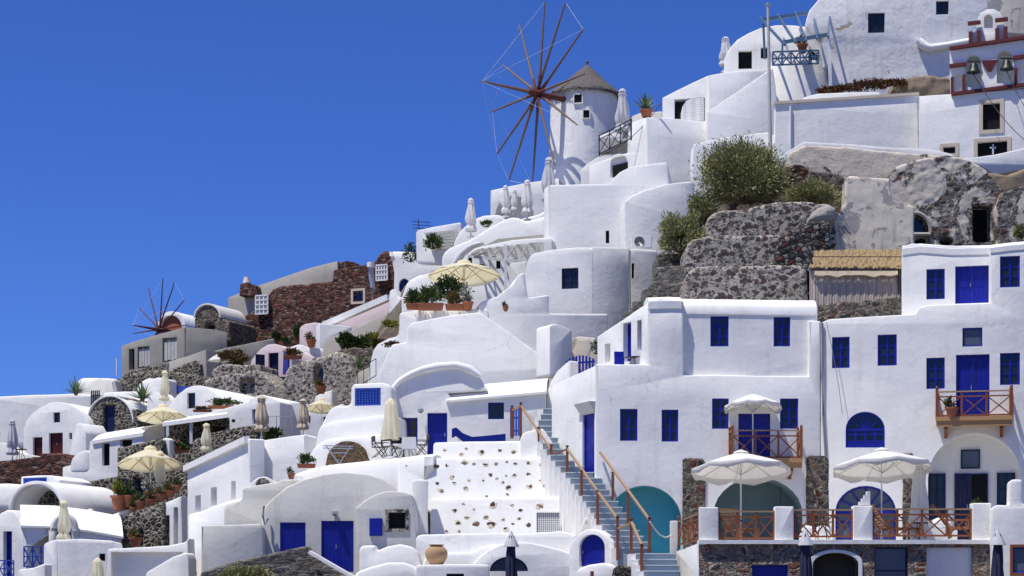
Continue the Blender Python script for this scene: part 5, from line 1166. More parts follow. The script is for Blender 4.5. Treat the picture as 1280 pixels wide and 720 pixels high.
o_ = add(bm, 'rolled_cloth', 'canvastan', cn); m_ = o_.modifiers.new('s', 'SOLIDIFY'); m_.thickness = .06
rk('rubble_parapet', 'rubble parapet in front of the straw canopy', Fac(1090,79.5,5), [(1022,410),(1023,381),(1040,378),(1080,375),(1120,371),(1152,370),(1161,374),(1162,400),(1162,420)], .9, 'stonemix', r=(.07,.09,.2), bev=.05)
# ================================================================ upper right white houses
Fu = Fac(1100, 112, 4)
h20 = cw('white_wall', 'long smooth white wall with a beige cap below the red-flowered slope', Fu, [(969,130),(1060,124),(1147,119),(1148,200),(969,215)], 1.2, 'white', bev=.03, rnd=.03)
bm = bmesh.new(); a_ = Fu.p(968,130); b_ = Fu.p(1149,118.5); bar(bm, a_+Vector((0,.3,.05)), b_+Vector((0,.3,.05)), .8, .16); add(bm, 'wall_cap', 'beige', h20)
pipe([Fu.p(988,133,-.1), Fu.p(988,181,-.1)], .06, 'whitepaint', 'white downpipe on the long smooth wall'); 
pl = thing('flagpole', 'tall thin white pole rising past the blue-grey pergola frame', 'pole', at(963,192,110)); bm = bmesh.new(); tube(bm, [at(963,192,110), at(960,6,110)], [.11,.08], 10); add(bm, 'pole', 'greyboard', pl, 40); bm = bmesh.new(); rock(bm, at(960,6,110), (.14,.14,.1), 2); add(bm, 'finial', 'metal', pl)
FL = Fac(1060, 104, 2)
cw('white_ledge', 'long curving white ledge on top of the weathered plaster wall', FL, [(966,206),(975,196),(990,186),(1005,177),(1060,180),(1110,184),(1150,186),(1170,188),(1188,192),(1196,198),(1150,196),(1060,188),(1010,184),(990,194),(970,215)], 2.5, 'white', cat='wall', rnd=.03, bev=.03)
cw('white_ledge', 'white curved parapet at the right edge under the chapel', Fac(1250,104,-8), [(1190,199),(1215,197),(1245,193),(1270,187),(1295,182),(1295,208),(1262,215),(1245,218),(1225,208)], 2, 'white', rnd=.1)
cw('white_wall', 'shaded plain white wall behind the big bush', Fac(930,113,0), [(866,180),(905,172),(960,165),(985,180),(985,260),(866,260)], 1.5, 'white')
cw('white_wall', 'sloping white wall joining the long wall and the lattice block', Fac(925,116,3), [(884,140),(966,84),(972,130),(972,240),(884,240)], 2, 'white', rnd=.05)
# drum and dome
h21 = cw('white_domed_house', 'white domed house with dark windows at the top of the picture', Fac(960,122,5), [(905,90),(906,72),(912,60),(922,49),(935,41),(950,35),(970,31),(990,31),(1006,33),(1030,40),(1040,120),(905,120)], 5, 'white', [('k',923,63,940,86,dict(rec=.4)),('k',951,59,961,73,dict(rec=.3)),('k',1012,57,1024,75,dict(rec=.3))], 'house', rnd=.05, bev=.12)
bm = bmesh.new(); cc = at(1000,140,121); K_ = 121/F0
lathe(bm, Vector((cc.x,cc.y+.4,cc.z)), [(40*K_,-3),(39*K_,at(1000,84,121).z-cc.z-.15),(38.2*K_,at(1000,84,121).z-cc.z),(36.5*K_,at(1000,84,121).z-cc.z+.05),(1*K_,at(1000,84,121).z-cc.z-.05)], 56, None); add(bm, 'round_terrace', 'white', None, 40, 'round white terrace drum below the blue-grey pergola frame', 'terrace')
A_ = at(966,82,118.4); B_ = at(1023,80,118.4); ladder_rail(A_, B_, 17*118.4/F0, 5, 'blue-grey railing round the drum terrace under the pergola frame', 'bluegreypaint', w=.09)
pgf = thing('pergola_frame', 'bare blue-grey wooden pergola frame above the round terrace', 'pergola', at(1000,80,119))
f0, f1, b0, b1 = at(978,53,116), at(1036,43,116), at(952,25,121), at(1039,12,121)
for a, b in ((f0,f1),(b0,b1)): bm = bmesh.new(); bar(bm, a, b, .14, .2); add(bm, 'beam', 'bluegreypaint', pgf)
for i in range(5): f = (i+.02)/4*.98; bm = bmesh.new(); a = f0.lerp(f1, f); b = b0.lerp(b1, f); bar(bm, b+(b-a)*.12, a-(b-a)*.1, .1, .16); add(bm, 'rafter', 'bluegreypaint', pgf)
for x0, y0, x1, y1, Y, m_, w_ in ((954,26,956,74,120.8,'bluegreypaint',.13),(1036,44,1038,108,116,'whitepaint',.18),(978,53,978,80,116,'bluegreypaint',.1)): bm = bmesh.new(); bar(bm, at(x0,y0,Y), at(x1,y1,Y), w_); add(bm, 'post', m_, pgf)
bm = bmesh.new(); bar(bm, at(1030,54,119), at(1033,84,119), .4); add(bm, 'white_pillar', 'white', None, None, 'white square pillar at the right end of the blue-grey railing', 'pillar')
POT_DARK.put(1003, 66, 119, 'round clipped plant on the drum terrace behind the railing', sc=1.3)
CP_GREY.put(907, 90, 124, 'closed white parasol alone on the skyline at the top', sc=(1.2,1.2,.9), rz=2)
# big old house
h22 = cw('white_house', 'large weathered white house wall with two small dark windows at the top', Fac(1130,119,5), [(1040,130),(1036,60),(1018,50),(1006,30),(1012,12),(1022,0),(1035,-15),(1080,-25),(1235,-25),(1240,130)], 5, 'whiteold', [('w',1085,16,1106,41,dict(rec=.25,n=(2,1),mat='navy')),('w',1170,1,1186,18,dict(rec=.25,n=(2,1),mat='navy'))], 'house', rnd=.6, bev=.2)
bm = bmesh.new(); tube(bm, [Fac(1130,118.9,5).p(x,y,-.1) for x, y in ((1148,50),(1153,57),(1162,61),(1185,57),(1212,52))], [.2,.3,.25,.2,.2], 8); add(bm, 'plaster_ledge', 'white', h22, 60)
cw('stone_house', 'distant ochre ruined stone house at the top right corner', Fac(1260,124,0), [(1228,40),(1230,-20),(1295,-20),(1295,45)], 3, 'cliffplaster', cat='house')
rk('earth_bank', 'bare brown earth bank right of the red flowers', Fac(1150,115,0), [(1110,125),(1118,104),(1135,96),(1160,94),(1190,97),(1200,125)], 2.5, 'earth', r=(.14,.35,.6), cat='slope')
cw('white_curb', 'white curved curb below the red-flowered ground cover', Fac(1040,113.2,4), [(1000,128),(1006,121),(1022,117),(1060,115),(1100,115),(1100,128)], .8, 'white', rnd=.1)
r_ = thing('flowering_ground_cover', 'low red-flowering ground cover on the slope beneath the weathered house', 'ground cover', at(1075,115,114.5))
bm = bmesh.new()
for i in range(26):
    f = i/25; x = 1026+106*f; y = 115-11*f**.9; c_ = at(x, y, 114.6); leaves(bm, c_, (.28+.1*math.sin(i), .5, .22+.42*math.sin(PI*min(1, f*1.15))*f), 190, .14, .045, 1, .3, 5, i, .2, -.3)
o_ = add(bm, 'foliage', 'leafred', r_); bm = bmesh.new()
# ---- chapel with belfry
FCh = Fac(1148, 110.5, 16)
h23 = cw('white_chapel', 'white chapel wall with beige-framed black windows beneath the belfry', FCh, [(1148,120),(1190,117),(1295,110),(1295,230),(1148,215)], 4, 'white', [
  ('k',1228.5,129,1250,162,dict(rec=.25,sur=(.22,'beige'))),('k',1222,177,1259,197,dict(rec=.25,sur=(.22,'beige'),name='door')),('k',1179,183.5,1194,192,dict(rec=.25,sur=(.2,'beige')))], 'chapel', rnd=.03)
bm = bmesh.new(); c_ = FCh.p(1240.5,186,.2); bar(bm, c_+Vector((0,-.1,-.28)), c_+Vector((0,-.1,.28)), .08); bar(bm, c_+Vector((-.17,-.1,.08)), c_+Vector((.17,-.1,.08)), .08); add(bm, 'white_cross', 'whitepaint', h23)
bf = bld('belfry', 'white belfry with dark red trim and two hanging bells', 1235, 118, 110.6, 'belfry')
FBf = FCh.off(.05)
def u_(x, y): return FBf.uv(x, y)
W(bf, FBf, [(1188,119),(1187,63),(1232,57),(1295,47),(1295,108)], .8, 'white', [
  ('n',1207,69,1227,109,dict(sy=80,rec=.82)),('n',1246,63,1266,104,dict(sy=75,rec=.82)),('n',1193,92,1204,115,dict(sy=98,rec=.25)),('n',1272,80,1290,105,dict(sy=86,rec=.25))], rnd=.02, bev=.02, name='lower_tier')
# open the bell arches with sky-lit back panels
W(bf, FBf.off(.1), [(1212,55),(1212,42),(1220,38),(1222,24),(1226,16),(1234,11.5),(1242,11.5),(1250,16),(1254,23),(1256,37),(1262,42),(1262,55)], .6, 'white', [('n',1230,18,1241,35,dict(sy=24,rec=.5))], rnd=.03, bev=.03, name='upper_tier')
def band(x0, y0, x1, y1, th=.18, d=-.12):
    a = FBf.p(x0,y0,d); b = FBf.p(x1,y1,d); bm = bmesh.new(); bar(bm, a, b, .26, th); add(bm, 'red_band', 'redtrim', bf)
band(1187,61.5,1290,46.5); band(1190,118.5,1290,105.5); band(1187,83.5,1208,81); band(1266,73.5,1290,70,.2); band(1210,30.5,1226,28.5); band(1244,26.5,1260,24.5)
for (x0, x1, y0, y1) in ((1188.5,1192,97,118),(1203,1207,94,115),(1268,1272,86,107),(1211,1216,40,56),(1221,1226,39,55),(1244,1249,36,52),(1254.5,1259.5,34,50)):
    bm = bmesh.new(); pbox(bm, FBf, x0, y0, x1, y1, -.14, .0); add(bm, 'red_pilaster', 'redtrim', bf)
bm = bmesh.new(); a_ = prect(FBf,1227,76,1247,90); quadbox(bm, [FBf.P(a_[0]+.35,a_[2],-.12),FBf.P(a_[1]-.35,a_[2],-.12),FBf.P(a_[1]-.35,a_[2],.3),FBf.P(a_[0]+.35,a_[2],.3),FBf.P(a_[0],a_[3],-.15),FBf.P(a_[1],a_[3],-.15),FBf.P(a_[1],a_[3],.3),FBf.P(a_[0],a_[3],.3)]); add(bm, 'red_capital', 'redtrim', bf)
for (x, y) in ((1217.5,86),(1258.5,82)):
    c_ = FBf.p(x, y, -.25); b_ = bld('bell', 'x', x, y, 110, 'bell'); b_.location = c_; b_['label'] = 'left dark bronze bell in the belfry arch' if x < 1230 else 'right dark bronze bell in the belfry arch'; b_['group'] = 'belfry bells'
    bm = bmesh.new(); lathe(bm, c_, [(.40,-.28),(.36,-.22),(.25,-.05),(.2,.18),(.12,.28),(.05,.3)], 18, None, True); add(bm, 'bell_body', 'bronze', b_, 40)
    bm = bmesh.new(); tube(bm, [c_+Vector((0,0,-.45)), c_+Vector((0,0,-.28))], .04, 6); tube(bm, [c_+Vector((-.35,0,.34)), c_+Vector((.35,0,.34))], .05, 6); add(bm, 'clapper', 'bronze', b_)
# ================================================================ skyline red stone house
FS = Fac(380, 152, 22)
h24 = cw('red_stone_house', 'long dark red rubble house with a concrete parapet on the skyline', FS, [(284,440),(284,410),(300,398),(322,386),(341,361),(353,357),(383,355),(415,351),(416,337),(440,333),(463,330),(470,326),(472,320),(477,315),(483,313),(489,317),(492,323),(492,372),(470,392),(440,420),(400,440)], 5, 'stonered', [('w',441.5,363.5,454,377,dict(rec=.25,n=(2,2),mat='blue',sur=(.18,'beige')))], 'house', rough=(.12,.12,.3), rnd=.1)
cw('concrete_parapet', 'long grey-beige concrete parapet wall behind the red rubble', Fac(380,155,22), [(285,372),(320,358),(355,346),(390,334),(422,326.5),(424,400),(285,430)], 3, 'concreteL', rnd=.03, bev=.04)
cw('red_stone_turret', 'small round dark red stone turret at the end of the concrete parapet', Fac(435,154,10), [(422,345),(422,327),(435,326),(447,329),(448,345)], 3, 'stonered', rough=(.12,.1,.3))
cw('chimney', 'red stone chimney with a pale pink pot on the skyline', Fac(310,156,20), [(299,370),(300,355),(308,353),(320,357),(322,370)], 1.5, 'stonered', cat='chimney', rnd=.1, bev=.05)
bm = bmesh.new(); lathe(bm, at(308.5,354,157), [(.3,-.3),(.3,.2),(.24,.3),(.24,.5),(.2,.5)], 12); add(bm, 'chimney_pot', 'pink', None, 40, 'pale pink pot on the red stone chimney', 'chimney pot')
def lattice_window(F, x0, y0, x1, y1, c, r, label):
    t_ = bld('white_lattice_window', label, (x0+x1)/2, y1, F.A.y, 'window'); u0, u1, v0, v1 = prect(F, x0, y0, x1, y1); t_.location = F.P((u0+u1)/2, v0, -.3)
    bm = bmesh.new()
    for i in range(c+1): u = u0+(u1-u0)*i/c; fbox(bm, F, u-.05, u+.05, v0, v1, -.34, -.26)
    for i in range(r+1): v = v0+(v1-v0)*i/r; fbox(bm, F, u0, u1, v-.05, v+.05, -.36, -.25)
    add(bm, 'lattice', 'whitepaint', t_); bm = bmesh.new(); fbox(bm, F, u0, u1, v0, v1, -.24, -.1); add(bm, 'shutter_board', 'greyboard', t_)
lattice_window(FS, 322,370,337,393, 3, 4, 'weathered white lattice window in the left of the red rubble house'); lattice_window(FS, 472.5,332,486,351, 4, 3, 'white lattice window in the arched gable of the red rubble house')
bm = bmesh.new(); tube(bm, [at(463.5,330,147.5),at(464,345,147.5),at(466,360,147.5),at(465.5,383,147.5)], .2, 10); o_ = add(bm, 'vent_pipe', 'metal', None, 40, 'thick grey vent pipe with white cap on the red rubble house', 'pipe')
bm = bmesh.new(); tube(bm, [at(463.5,328,147.4),at(463.5,334,147.4)], .3, 10); add(bm, 'pipe_cap', 'whitepaint', o_, 40)
h25 = cw('white_vault_house', 'white barrel-vaulted house next to the arched red gable', Fac(490,148,14), [(488,325),(484,313.5),(500,313.5),(520,314),(540,316.5),(566,322),(572,400),(490,400),(491,340)], 5, 'white', [('aw',498.5,348,512,372,dict(sy=357,bar=371,rec=.3,fan=(90,)))], 'house', rnd=.2, bev=.4)
cw('white_vault_house', 'low white rounded roof sloping under the curved band', Fac(530,125,14), [(500,372),(506,352),(520,344),(540,337),(560,332),(575,335),(590,350),(590,410),(500,410)], 4, 'white', cat='house', bev=.4, rnd=.5)
cw('pink_wall', 'pale pink sloping wall beneath the red rubble house', Fac(450,146,22), [(418,420),(418,402),(440,392),(465,383),(487,374),(490,372),(492,420)], 1.2, 'pink', bev=.03)
bm = bmesh.new(); bar(bm, at(405,407,144.5), at(486,372,142), .5, .45); add(bm, 'white_parapet', 'white', None, None, 'sloping white parapet capping the pale pink wall', 'parapet')
cw('grey_wall', 'cream-grey stair wall below the pink wall', Fac(460,138,22), [(408,424),(440,413),(470,399),(498,386),(512,382),(512,450),(400,450)], 1.2, 'concreteL', bev=.03)
cw('white_wall', 'white upright wall left of the planted terrace', Fac(490,132,22), [(486,372),(487,363),(492,361),(498,372),(512,368),(512,400),(486,400)], 1, 'white')
h26 = cw('pink_house', 'small pale pink cube house above the stone terraces', Fac(375,146,25), [(374,440),(374,410),(380,405),(392,403),(400,404),(400,445),(374,445)], 3, 'pink', cat='house')
cw('white_wall', 'white wall right of the pale pink cube', Fac(400,142,-15), [(399,404),(430,407),(440,408),(440,445),(399,445)], 1.5, 'white')
cw('white_parapet', 'white stepped parapet left of the terracotta urn', Fac(370,140,10), [(350,450),(352,440),(362,434),(374,430),(383,433),(384,434),(404,436),(405,450),(404,462),(350,462)], 1.5, 'white')
POT_FLOW.put(389, 434, 139.5, 'terracotta urn on the white parapet of the pale pink cube', sc=(1.35,1.35,1.5))
h27 = cw('pink_vault_house', 'small pink vaulted house with open navy shutters', Fac(335,136,22), [(312,460),(314,450),(320,442),(326,436),(334,431),(343,429.5),(352,432),(360,438),(365,448),(366,478),(312,478)], 4, 'pink', [('s',335.5,441,348,470,dict(rec=.3,mat='navy'))], 'house', rnd=.05)
bm = bmesh.new(); bar(bm, at(352,454,134.4)+Vector((.15,0,0)), at(352,454,133.2)+Vector((.5,0,0)), .1, 1.6); add(bm, 'open_shutter', 'blue', h27)
bm = bmesh.new(); Fq = Fac(326,133.5,-35); pbox(bm, Fq, 320,443,331,468, 0, .08); add(bm, 'open_shutter', 'navy', h27)
PL_FLOW.put(366, 449, 133, 'terracotta planter beside the pink vaulted house', sc=(1.4,1.1,1.1))
s_ = thing('stone_steps', 'dark blue-grey steps below the navy door of the pink house', 'stairs', at(347,490,130))
for i in range(6): bm = bmesh.new(); a = at(336+i*1.8,471+i*3.2,133-i*.6); box(bm, a.x, a.x+1.4, a.y, a.y+1, a.z-1, a.z); add(bm, 'step', 'navy' if i < 2 else 'bluegrey', s_)
bush(291, 450, 134, (19,10), 'leafrust', 'round rusty brown bush on the stone terrace left of the pink house', n=2600, ll=.22, lw=.05, seed=21)
bush(432, 426, 130, (9,9), 'leafdark', 'leafy green shrub over the stone terrace wall', 'shrub', n=900, ll=.24, lw=.07, seed=22, name='shrub'); bush(449, 429, 130, (12,8), 'leafdark', 'dark green shrub with red flowers above the stone terrace', 'shrub', n=1100, ll=.24, lw=.06, seed=23, name='shrub'); bush(466, 425, 130, (11,8), 'leafyellow', 'yellow-green shrub above the stone terrace', 'shrub', n=900, ll=.22, lw=.05, seed=24, name='shrub')
bush(488, 406, 128, (11,4), 'leafyellow', 'yellow-green plants trailing on the brown bank', 'plant', n=500, ll=.2, lw=.04, seed=25, name='trailing_plant'); bush(372, 418, 148, (4,12), 'leafdark', 'climbing green plant at the foot of the red rubble wall', 'plant', n=500, ll=.22, lw=.05, seed=26, name='climbing_plant'); bush(345, 423, 148, (6,7), 'leafdark', 'small green plant below the red rubble wall', 'plant', n=400, ll=.22, lw=.05, seed=27, name='small_plant'); bush(358, 428, 146, (5,5), 'leafdark', 'second small green plant below the red rubble wall', 'plant', n=300, ll=.22, lw=.05, seed=28, name='small_plant')
rk('rubble_retaining_wall', 'tall rounded grey rubble wall with a dark doorway', Fac(395,127,18), [(350,520),(352,478),(358,458),(380,450),(405,444),(424,438),(433,446),(441,462),(446,480),(446,500),(440,540),(350,540)], 4, 'stonelight', [('k',392.5,457,403,482,dict(rec=.5,frame='white',pane='glass'))], r=(.12,.15,.3), rnd=.4, bev=.2)
rk('rubble_retaining_wall', 'dark shaded rubble wall under the green shrubs', Fac(445,128.5,18), [(420,460),(421,438),(440,434),(470,436),(482,445),(482,480),(430,490)], 2, 'stonemix', r=(.12,.1,.3))
rk('rubble_retaining_wall', 'low grey rubble terrace wall below the rusty bush', Fac(300,129,18), [(255,510),(256,474),(275,470),(300,466),(322,462),(332,470),(350,484),(356,498),(356,530),(255,530)], 3, 'stonelight', [('n',300,473,318,492,dict(rec=.6))], r=(.12,.12,.3))
rk('rubble_retaining_wall', 'grey rubble bank beneath the rusty bush', Fac(300,131.5,18), [(262,480),(265,462),(280,454),(300,456),(324,455),(330,480)], 3, 'stonelight', r=(.12,.12,.3))
cw('white_parapet', 'small white wall beside the cream parasol and rubble wall', Fac(404,122,12), [(392,510),(393,496),(402,491),(412,488),(416,487),(416,515),(392,515)], 1, 'white'); POT_FLOW.put(401, 492, 121, 'flower pot at the foot of the rubble wall doorway', sc=1.3)
rk('brown_bank', 'brown earth bank above the white wall', Fac(490,129,18), [(470,425),(478,410),(500,402),(514,398),(514,430)], 1, 'earth', r=(.12,.1,.3), cat='slope')
cw('white_wall', 'tall white wall with a dry plant ledge left of the big blank house', Fac(490,112,25), [(458,490),(462,455),(466,438),(472,430),(485,423),(498,420),(500,392),(512,390),(512,500)], 2, 'white', rnd=.3)
bush(494, 432, 108, (13,3), 'leafrust', 'strip of dry rusty plants on the white wall ledge', 'plant', n=500, ll=.16, lw=.04, seed=31, name='dry_plant_strip')
cw('stone_terrace', 'small paved terrace with a white tub below the shrubs', Fac(460,120,20), [(444,478),(446,466),(462,458),(475,456),(480,500),(444,500)], 1.5, 'concreteL', cat='terrace'); AGAVE.put(449, 460, 119, 'green plant in a white tub on the small terrace', sc=.8)
ladder_rail(at(447,484,112), at(470,470,110), 1.0, 3, 'thin dark railing beside the small terrace', 'ironblack', w=.035, diag=False)
# vaulted stone house and ruin
h28 = cw('stone_vault_house', 'dark rubble vaulted house with a pale roof beside the ruin', Fac(258,150,25), [(243,430),(243,400),(246,390),(252,383),(259,380),(267,382),(273,389),(276,398),(285,400),(288,430)], 4, 'stonemix', [('k',257,404,268,415,dict(rec=.3))], 'house', rough=(.12,.1,.3))
dome_band(h28, Fac(258,150,25), 244.5,275,381.5,397,3.6,'cream',th=.14,over=.12)
FRu = Fac(230, 147, 30)
h29 = cw('ruined_concrete_house', 'unfinished grey concrete house with boarded openings below the small mill', FRu, [(152,480),(152,432),(190,420),(231,409),(231,480)], 3, 'concrete', [('k',161,436,168,462,dict(rec=.5)),('n',172,433,187,460,dict(rec=.3)),('n',203,422,221,452,dict(rec=.3))], 'house', rnd=.02, bev=.03)
W(h29, Fac(231,147,-12), [(231,409),(270,412),(284,416),(284,470),(231,470)], 2, 'concrete', rnd=.02, bev=.03)
for (x0,y0,x1,y1) in ((172.5,435,186.5,458),(204,425,220.5,450)):
    u0, u1, v0, v1 = prect(FRu, x0, y0, x1, y1); bm = bmesh.new()
    for i in range(4): fbox(bm, FRu, u0+(u1-u0)*i/4+.02, u0+(u1-u0)*(i+1)/4-.02, v0+.05*(i % 2), v1-.08*((i+1) % 2), .12, .17)
    add(bm, 'boards', 'greyboard', h29)
rk('rubble_patch', 'rubble strip under the boarded openings of the concrete house', Fac(180,146.5,30), [(150,482),(156,466),(170,462),(200,456),(211,452),(213,480)], .6, 'stonedark', r=(.1,.1,.3))
cw('concrete_wall', 'lower grey concrete wing in front of the unfinished house', Fac(230,143,30), [(211,475),(211,452),(235,445),(258,437),(258,480),(240,490),(211,490)], 1.5, 'concreteL', rnd=.02, bev=.03); W(None, Fac(258,143,-15), [(258,441),(285,434.5),(343,423),(346,470),(258,470)], 1, 'concrete', name='grey_concrete_wall', label='grey concrete wall running right from the concrete wing') and None
rk('rubble_patch', 'dark rubble infill on the lower concrete wing', Fac(232,142.5,30), [(213,480),(215,461),(228,455),(243,450),(250,455),(250,478)], .5, 'stonedark', r=(.1,.1,.3))
rk('rubble_bank', 'dark rubble bank stepping up to the ruined concrete house', Fac(180,137,22), [(118,500),(124,489),(140,480),(150,470),(170,466),(200,462),(240,468),(270,474),(272,520),(118,520)], 4, 'stonedark', r=(.14,.3,.5), rnd=.3)
bush(221, 470, 138, (12,4), 'leafrust', 'flowering plants in front of the concrete wing', 'plant', n=600, ll=.2, lw=.05, seed=33, name='flowering_plants')
pipe([at(146,470,146), at(146,448,146)], .06, 'whitepaint', 'thin white pole at the left edge of the concrete ruin', 'pole', 'pole')
bm = bmesh.new(); lathe(bm, at(275,444,135), [(.9,-.4),(.5,-.1),(.02,.15)], 10); add(bm, 'small_tent_roof', 'canvaswhite', None, None, 'little pale pointed awning behind the rusty bush', 'awning')
# ================================================================ left village
A2 = 22
cw('white_vault_house', 'small shaded white vault on the skyline left of the rubble bank', Fac(110,140,A2), [(90,500),(91,485),(94,477),(98,472),(110,471.5),(130,472),(144,474),(146,500)], 4, 'white', cat='house', bev=.4, rnd=.4)
cw('cream_vault', 'grey-cream barrel vault behind the agave on the skyline', Fac(120,137,10), [(99,500),(101,489),(106,481),(114,475),(122,472),(144,474),(150,500)], 3, 'cream', cat='vault', bev=.3)
cw('white_house', 'long white flat-topped wall at the left edge of the skyline', Fac(60,132,8), [(-10,496),(20,494.5),(60,493),(92,492),(116,493),(118,560),(-10,560)], 5, 'white', cat='house', bev=.15)
AGAVE.put(95, 493, 129, 'spiky agave on the skyline wall beside the cream vault', sc=1.1); 
gate('dark wooden slatted gate at the top of the rubble vault roof', Fac(119,128,20), 113, 125, 488, 507, 5, 'ironblack')
h30 = cw('white_vault_house', 'white vaulted house with a dark door and a dark red door', Fac(70,122,A2), [(28,580),(29,536),(33,526),(40,517),(50,509),(60,504),(72,502.5),(84,504),(95,509),(104,517),(110,525),(114,535),(114,580)], 6, 'white', [('w',66.5,515.5,75,528,dict(rec=.2,n=(1,1),mat='navy')),('s',41,546.5,53,574,dict(rec=.25,mat='redwood')),('d',61,541,78.5,568,dict(rec=.25,mat='redwood')),('k',86,541,90,549,dict(rec=.2))], 'house', rnd=.05)
CP_GREY.put(15.5, 577, 117, 'closed white parasol at the far left by the dark red doors', sc=(1,1,1.02))
TABLE.put(26, 575, 117, 'low pale table beside the far left parasol', sc=.9)
cw('white_wall', 'low white garden wall at the left edge behind the red rubble', Fac(15,118,10), [(-10,570),(0,552),(12,556),(28,567),(60,572),(60,590),(-10,590)], 1, 'white', rnd=.3)
rk('red_rubble_wall', 'long dark red rubble wall across the left edge', Fac(45,115,12), [(-10,630),(-10,577),(20,574),(50,571),(52,567),(75,566.5),(88,568),(91,578),(91,630)], 1.2, 'stonered', r=(.09,.08,.25))
cw('white_buttress', 'slanting white buttress right of the dark red doors', Fac(100,118,30), [(82,580),(88,562),(95,530),(101,529),(107,540),(108,580)], 2, 'white', cat='wall')
h31 = cw('rubble_vault_house', 'rubble-fronted vaulted house with a white barrel roof and navy door', Fac(143,121,A2), [(108,545),(109,536),(113,518),(119,505),(128,497),(140,494),(150,496),(158,503),(163,511),(172,511),(174,545)], 4, 'stonedark', [('s',129,506.5,143,540,dict(rec=.3,mat='navy'))], 'house', rnd=.03, rough=(.08,.06,.25))
dome_band(h31, Fac(143,121,A2), 110,166,496,528,9,'white',th=.1,over=.08)
cw('white_parapet', 'white parapet between the skyline agaves', Fac(150,127,A2), [(129,510),(129,491),(150,489.5),(172,489),(172,510)], 1, 'white')
cw('white_wall', 'rounded white wall behind the upper closed cream parasol', Fac(190,126,A2), [(169,510),(171,485),(177,476),(186,473),(192,474),(196,472),(206,472),(206,510)], 1.5, 'white', rnd=.3)
AGAVE.put(178, 500, 122, 'spiky agave behind the rubble vaulted house', sc=1.2)
CP_CREAM.put(206, 512, 119, 'closed cream parasol behind the rubble vaulted house', sc=(1,1,1.0))
cw('white_planter_wall', 'low rubble and white curb beside the upper cream parasol', Fac(195,121,A2), [(183,515),(184,497),(192,491),(203,491),(212,500),(214,515)], 1, 'white')
rk('rubble_wall', 'rubble wall between the cream parasol and the white vault', Fac(225,124,A2), [(205,530),(206,508),(214,500),(225,490),(240,485),(240,530)], 1, 'stonelight', r=(.1,.1,.3))
cw('blue_bench', 'blue painted low wall with a white surround near the rubble bank', Fac(230,126,A2), [(222,495),(223,480),(236,477),(246,474),(246,495)], .8, 'whiteB', [('s',226,482,243,492,dict(rec=.06,mat='bluelight'))], cat='bench') if False else None
bm = bmesh.new(); Fq = Fac(220,127,A2); pbox(bm, Fq, 211,481,221,492, 0, .2); pbox(bm, Fq, 223,483,243,490, 0, .2); add(bm, 'blue_wall_panel', 'bluelight', None, None, 'bright blue painted panels on the low terrace wall', 'panel')
# white vault L4 and the long white house
h32 = cw('white_vault_house', 'white vaulted house with one dark window above the covered terrace', Fac(245,118,A2), [(205,520),(209,510),(214,502),(222,493),(232,485),(242,482),(250,482),(258,484),(266,489),(275,497),(284,503),(286,530),(205,530)], 6, 'white', [('w',234,491,244,510.5,dict(rec=.25,n=(1,1),mat='navy'))], 'house', rnd=.1)
h33 = cw('white_house', 'long low white house with a small vent behind the closed cream parasols', Fac(290,114,A2), [(238,580),(239,522),(265,515),(290,508),(308,503),(318,496),(327,493),(336,496),(345,500),(350,502),(350,580)], 5, 'white', [('w',315,511.5,319.5,530,dict(rec=.3,n=(1,1),ledge=0)),('k',289.5,524,294,528,dict(rec=.08,pane='shadein'))], 'house', rnd=.2)
W(h33, Fac(350,114,-18), [(350,502),(376,503),(382,505),(382,580),(350,580)], 1, 'white', rnd=.04)
PL_DARK.put(281, 511, 115.5, 'dark low plants on the roof behind the long white house', sc=(2,1,.8)); PL_RUST.put(253, 515, 113.5, 'small reddish planter on the long white house roof', sc=(1.1,1,.5))
cp = thing('covered_terrace', 'covered terrace with a thin white roof slab and white posts', 'terrace', at(235,560,110))
Fk = Fac(235,110,A2)
bm = bmesh.new(); u0, u1, v0, v1 = prect(Fk, 203,523,284,527); quadbox(bm, [at(203,533,110),at(284,522,108),at(284,520,112),at(210,528,112)]+[p+Vector((0,0,.22)) for p in (at(203,533,110),at(284,522,108),at(284,520,112),at(210,528,112))]); add(bm, 'roof_slab', 'white', cp)
for (x, y0, y1) in ((209.5,533,562),(239,528,555)): bm = bmesh.new(); bar(bm, at(x,y0,109.4), at(x,y1,109.4), .16); add(bm, 'post', 'whitepaint', cp)
W(cp, Fac(245,112,A2), [(205,580),(205,531),(284,521),(284,580)], .3, 'stonedark', [('k',262,533,283,540,dict(rec=.1))], name='back_wall')
cw('cream_wall', 'shaded cream wall under the covered terrace roof', Fac(262,110.5,A2), [(241,545),(241,530),(283,523),(284,545)], .3, 'cream') if False else None
PL_FLOW.put(214, 565, 107.5, 'orange flowers in a planter on the covered terrace', sc=(1.3,1.2,1.2)); PL_DARK.put(228, 566, 107.5, 'brown planter in the shade of the covered terrace', sc=(1,1,.6))
cw('white_pillar', 'white block pillar at the left of the covered terrace', Fac(205,107,A2), [(202,575),(202,549),(207,547),(212,549),(212,575)], .8, 'white')
rk('rubble_wall', 'rounded dark rubble wall below the closed cream parasol and covered terrace', Fac(285,105,A2), [(232,640),(234,568),(240,550),(260,542),(290,535),(321,530),(322,640)], 1.2, 'stonedark', r=(.09,.1,.3), rnd=.4)
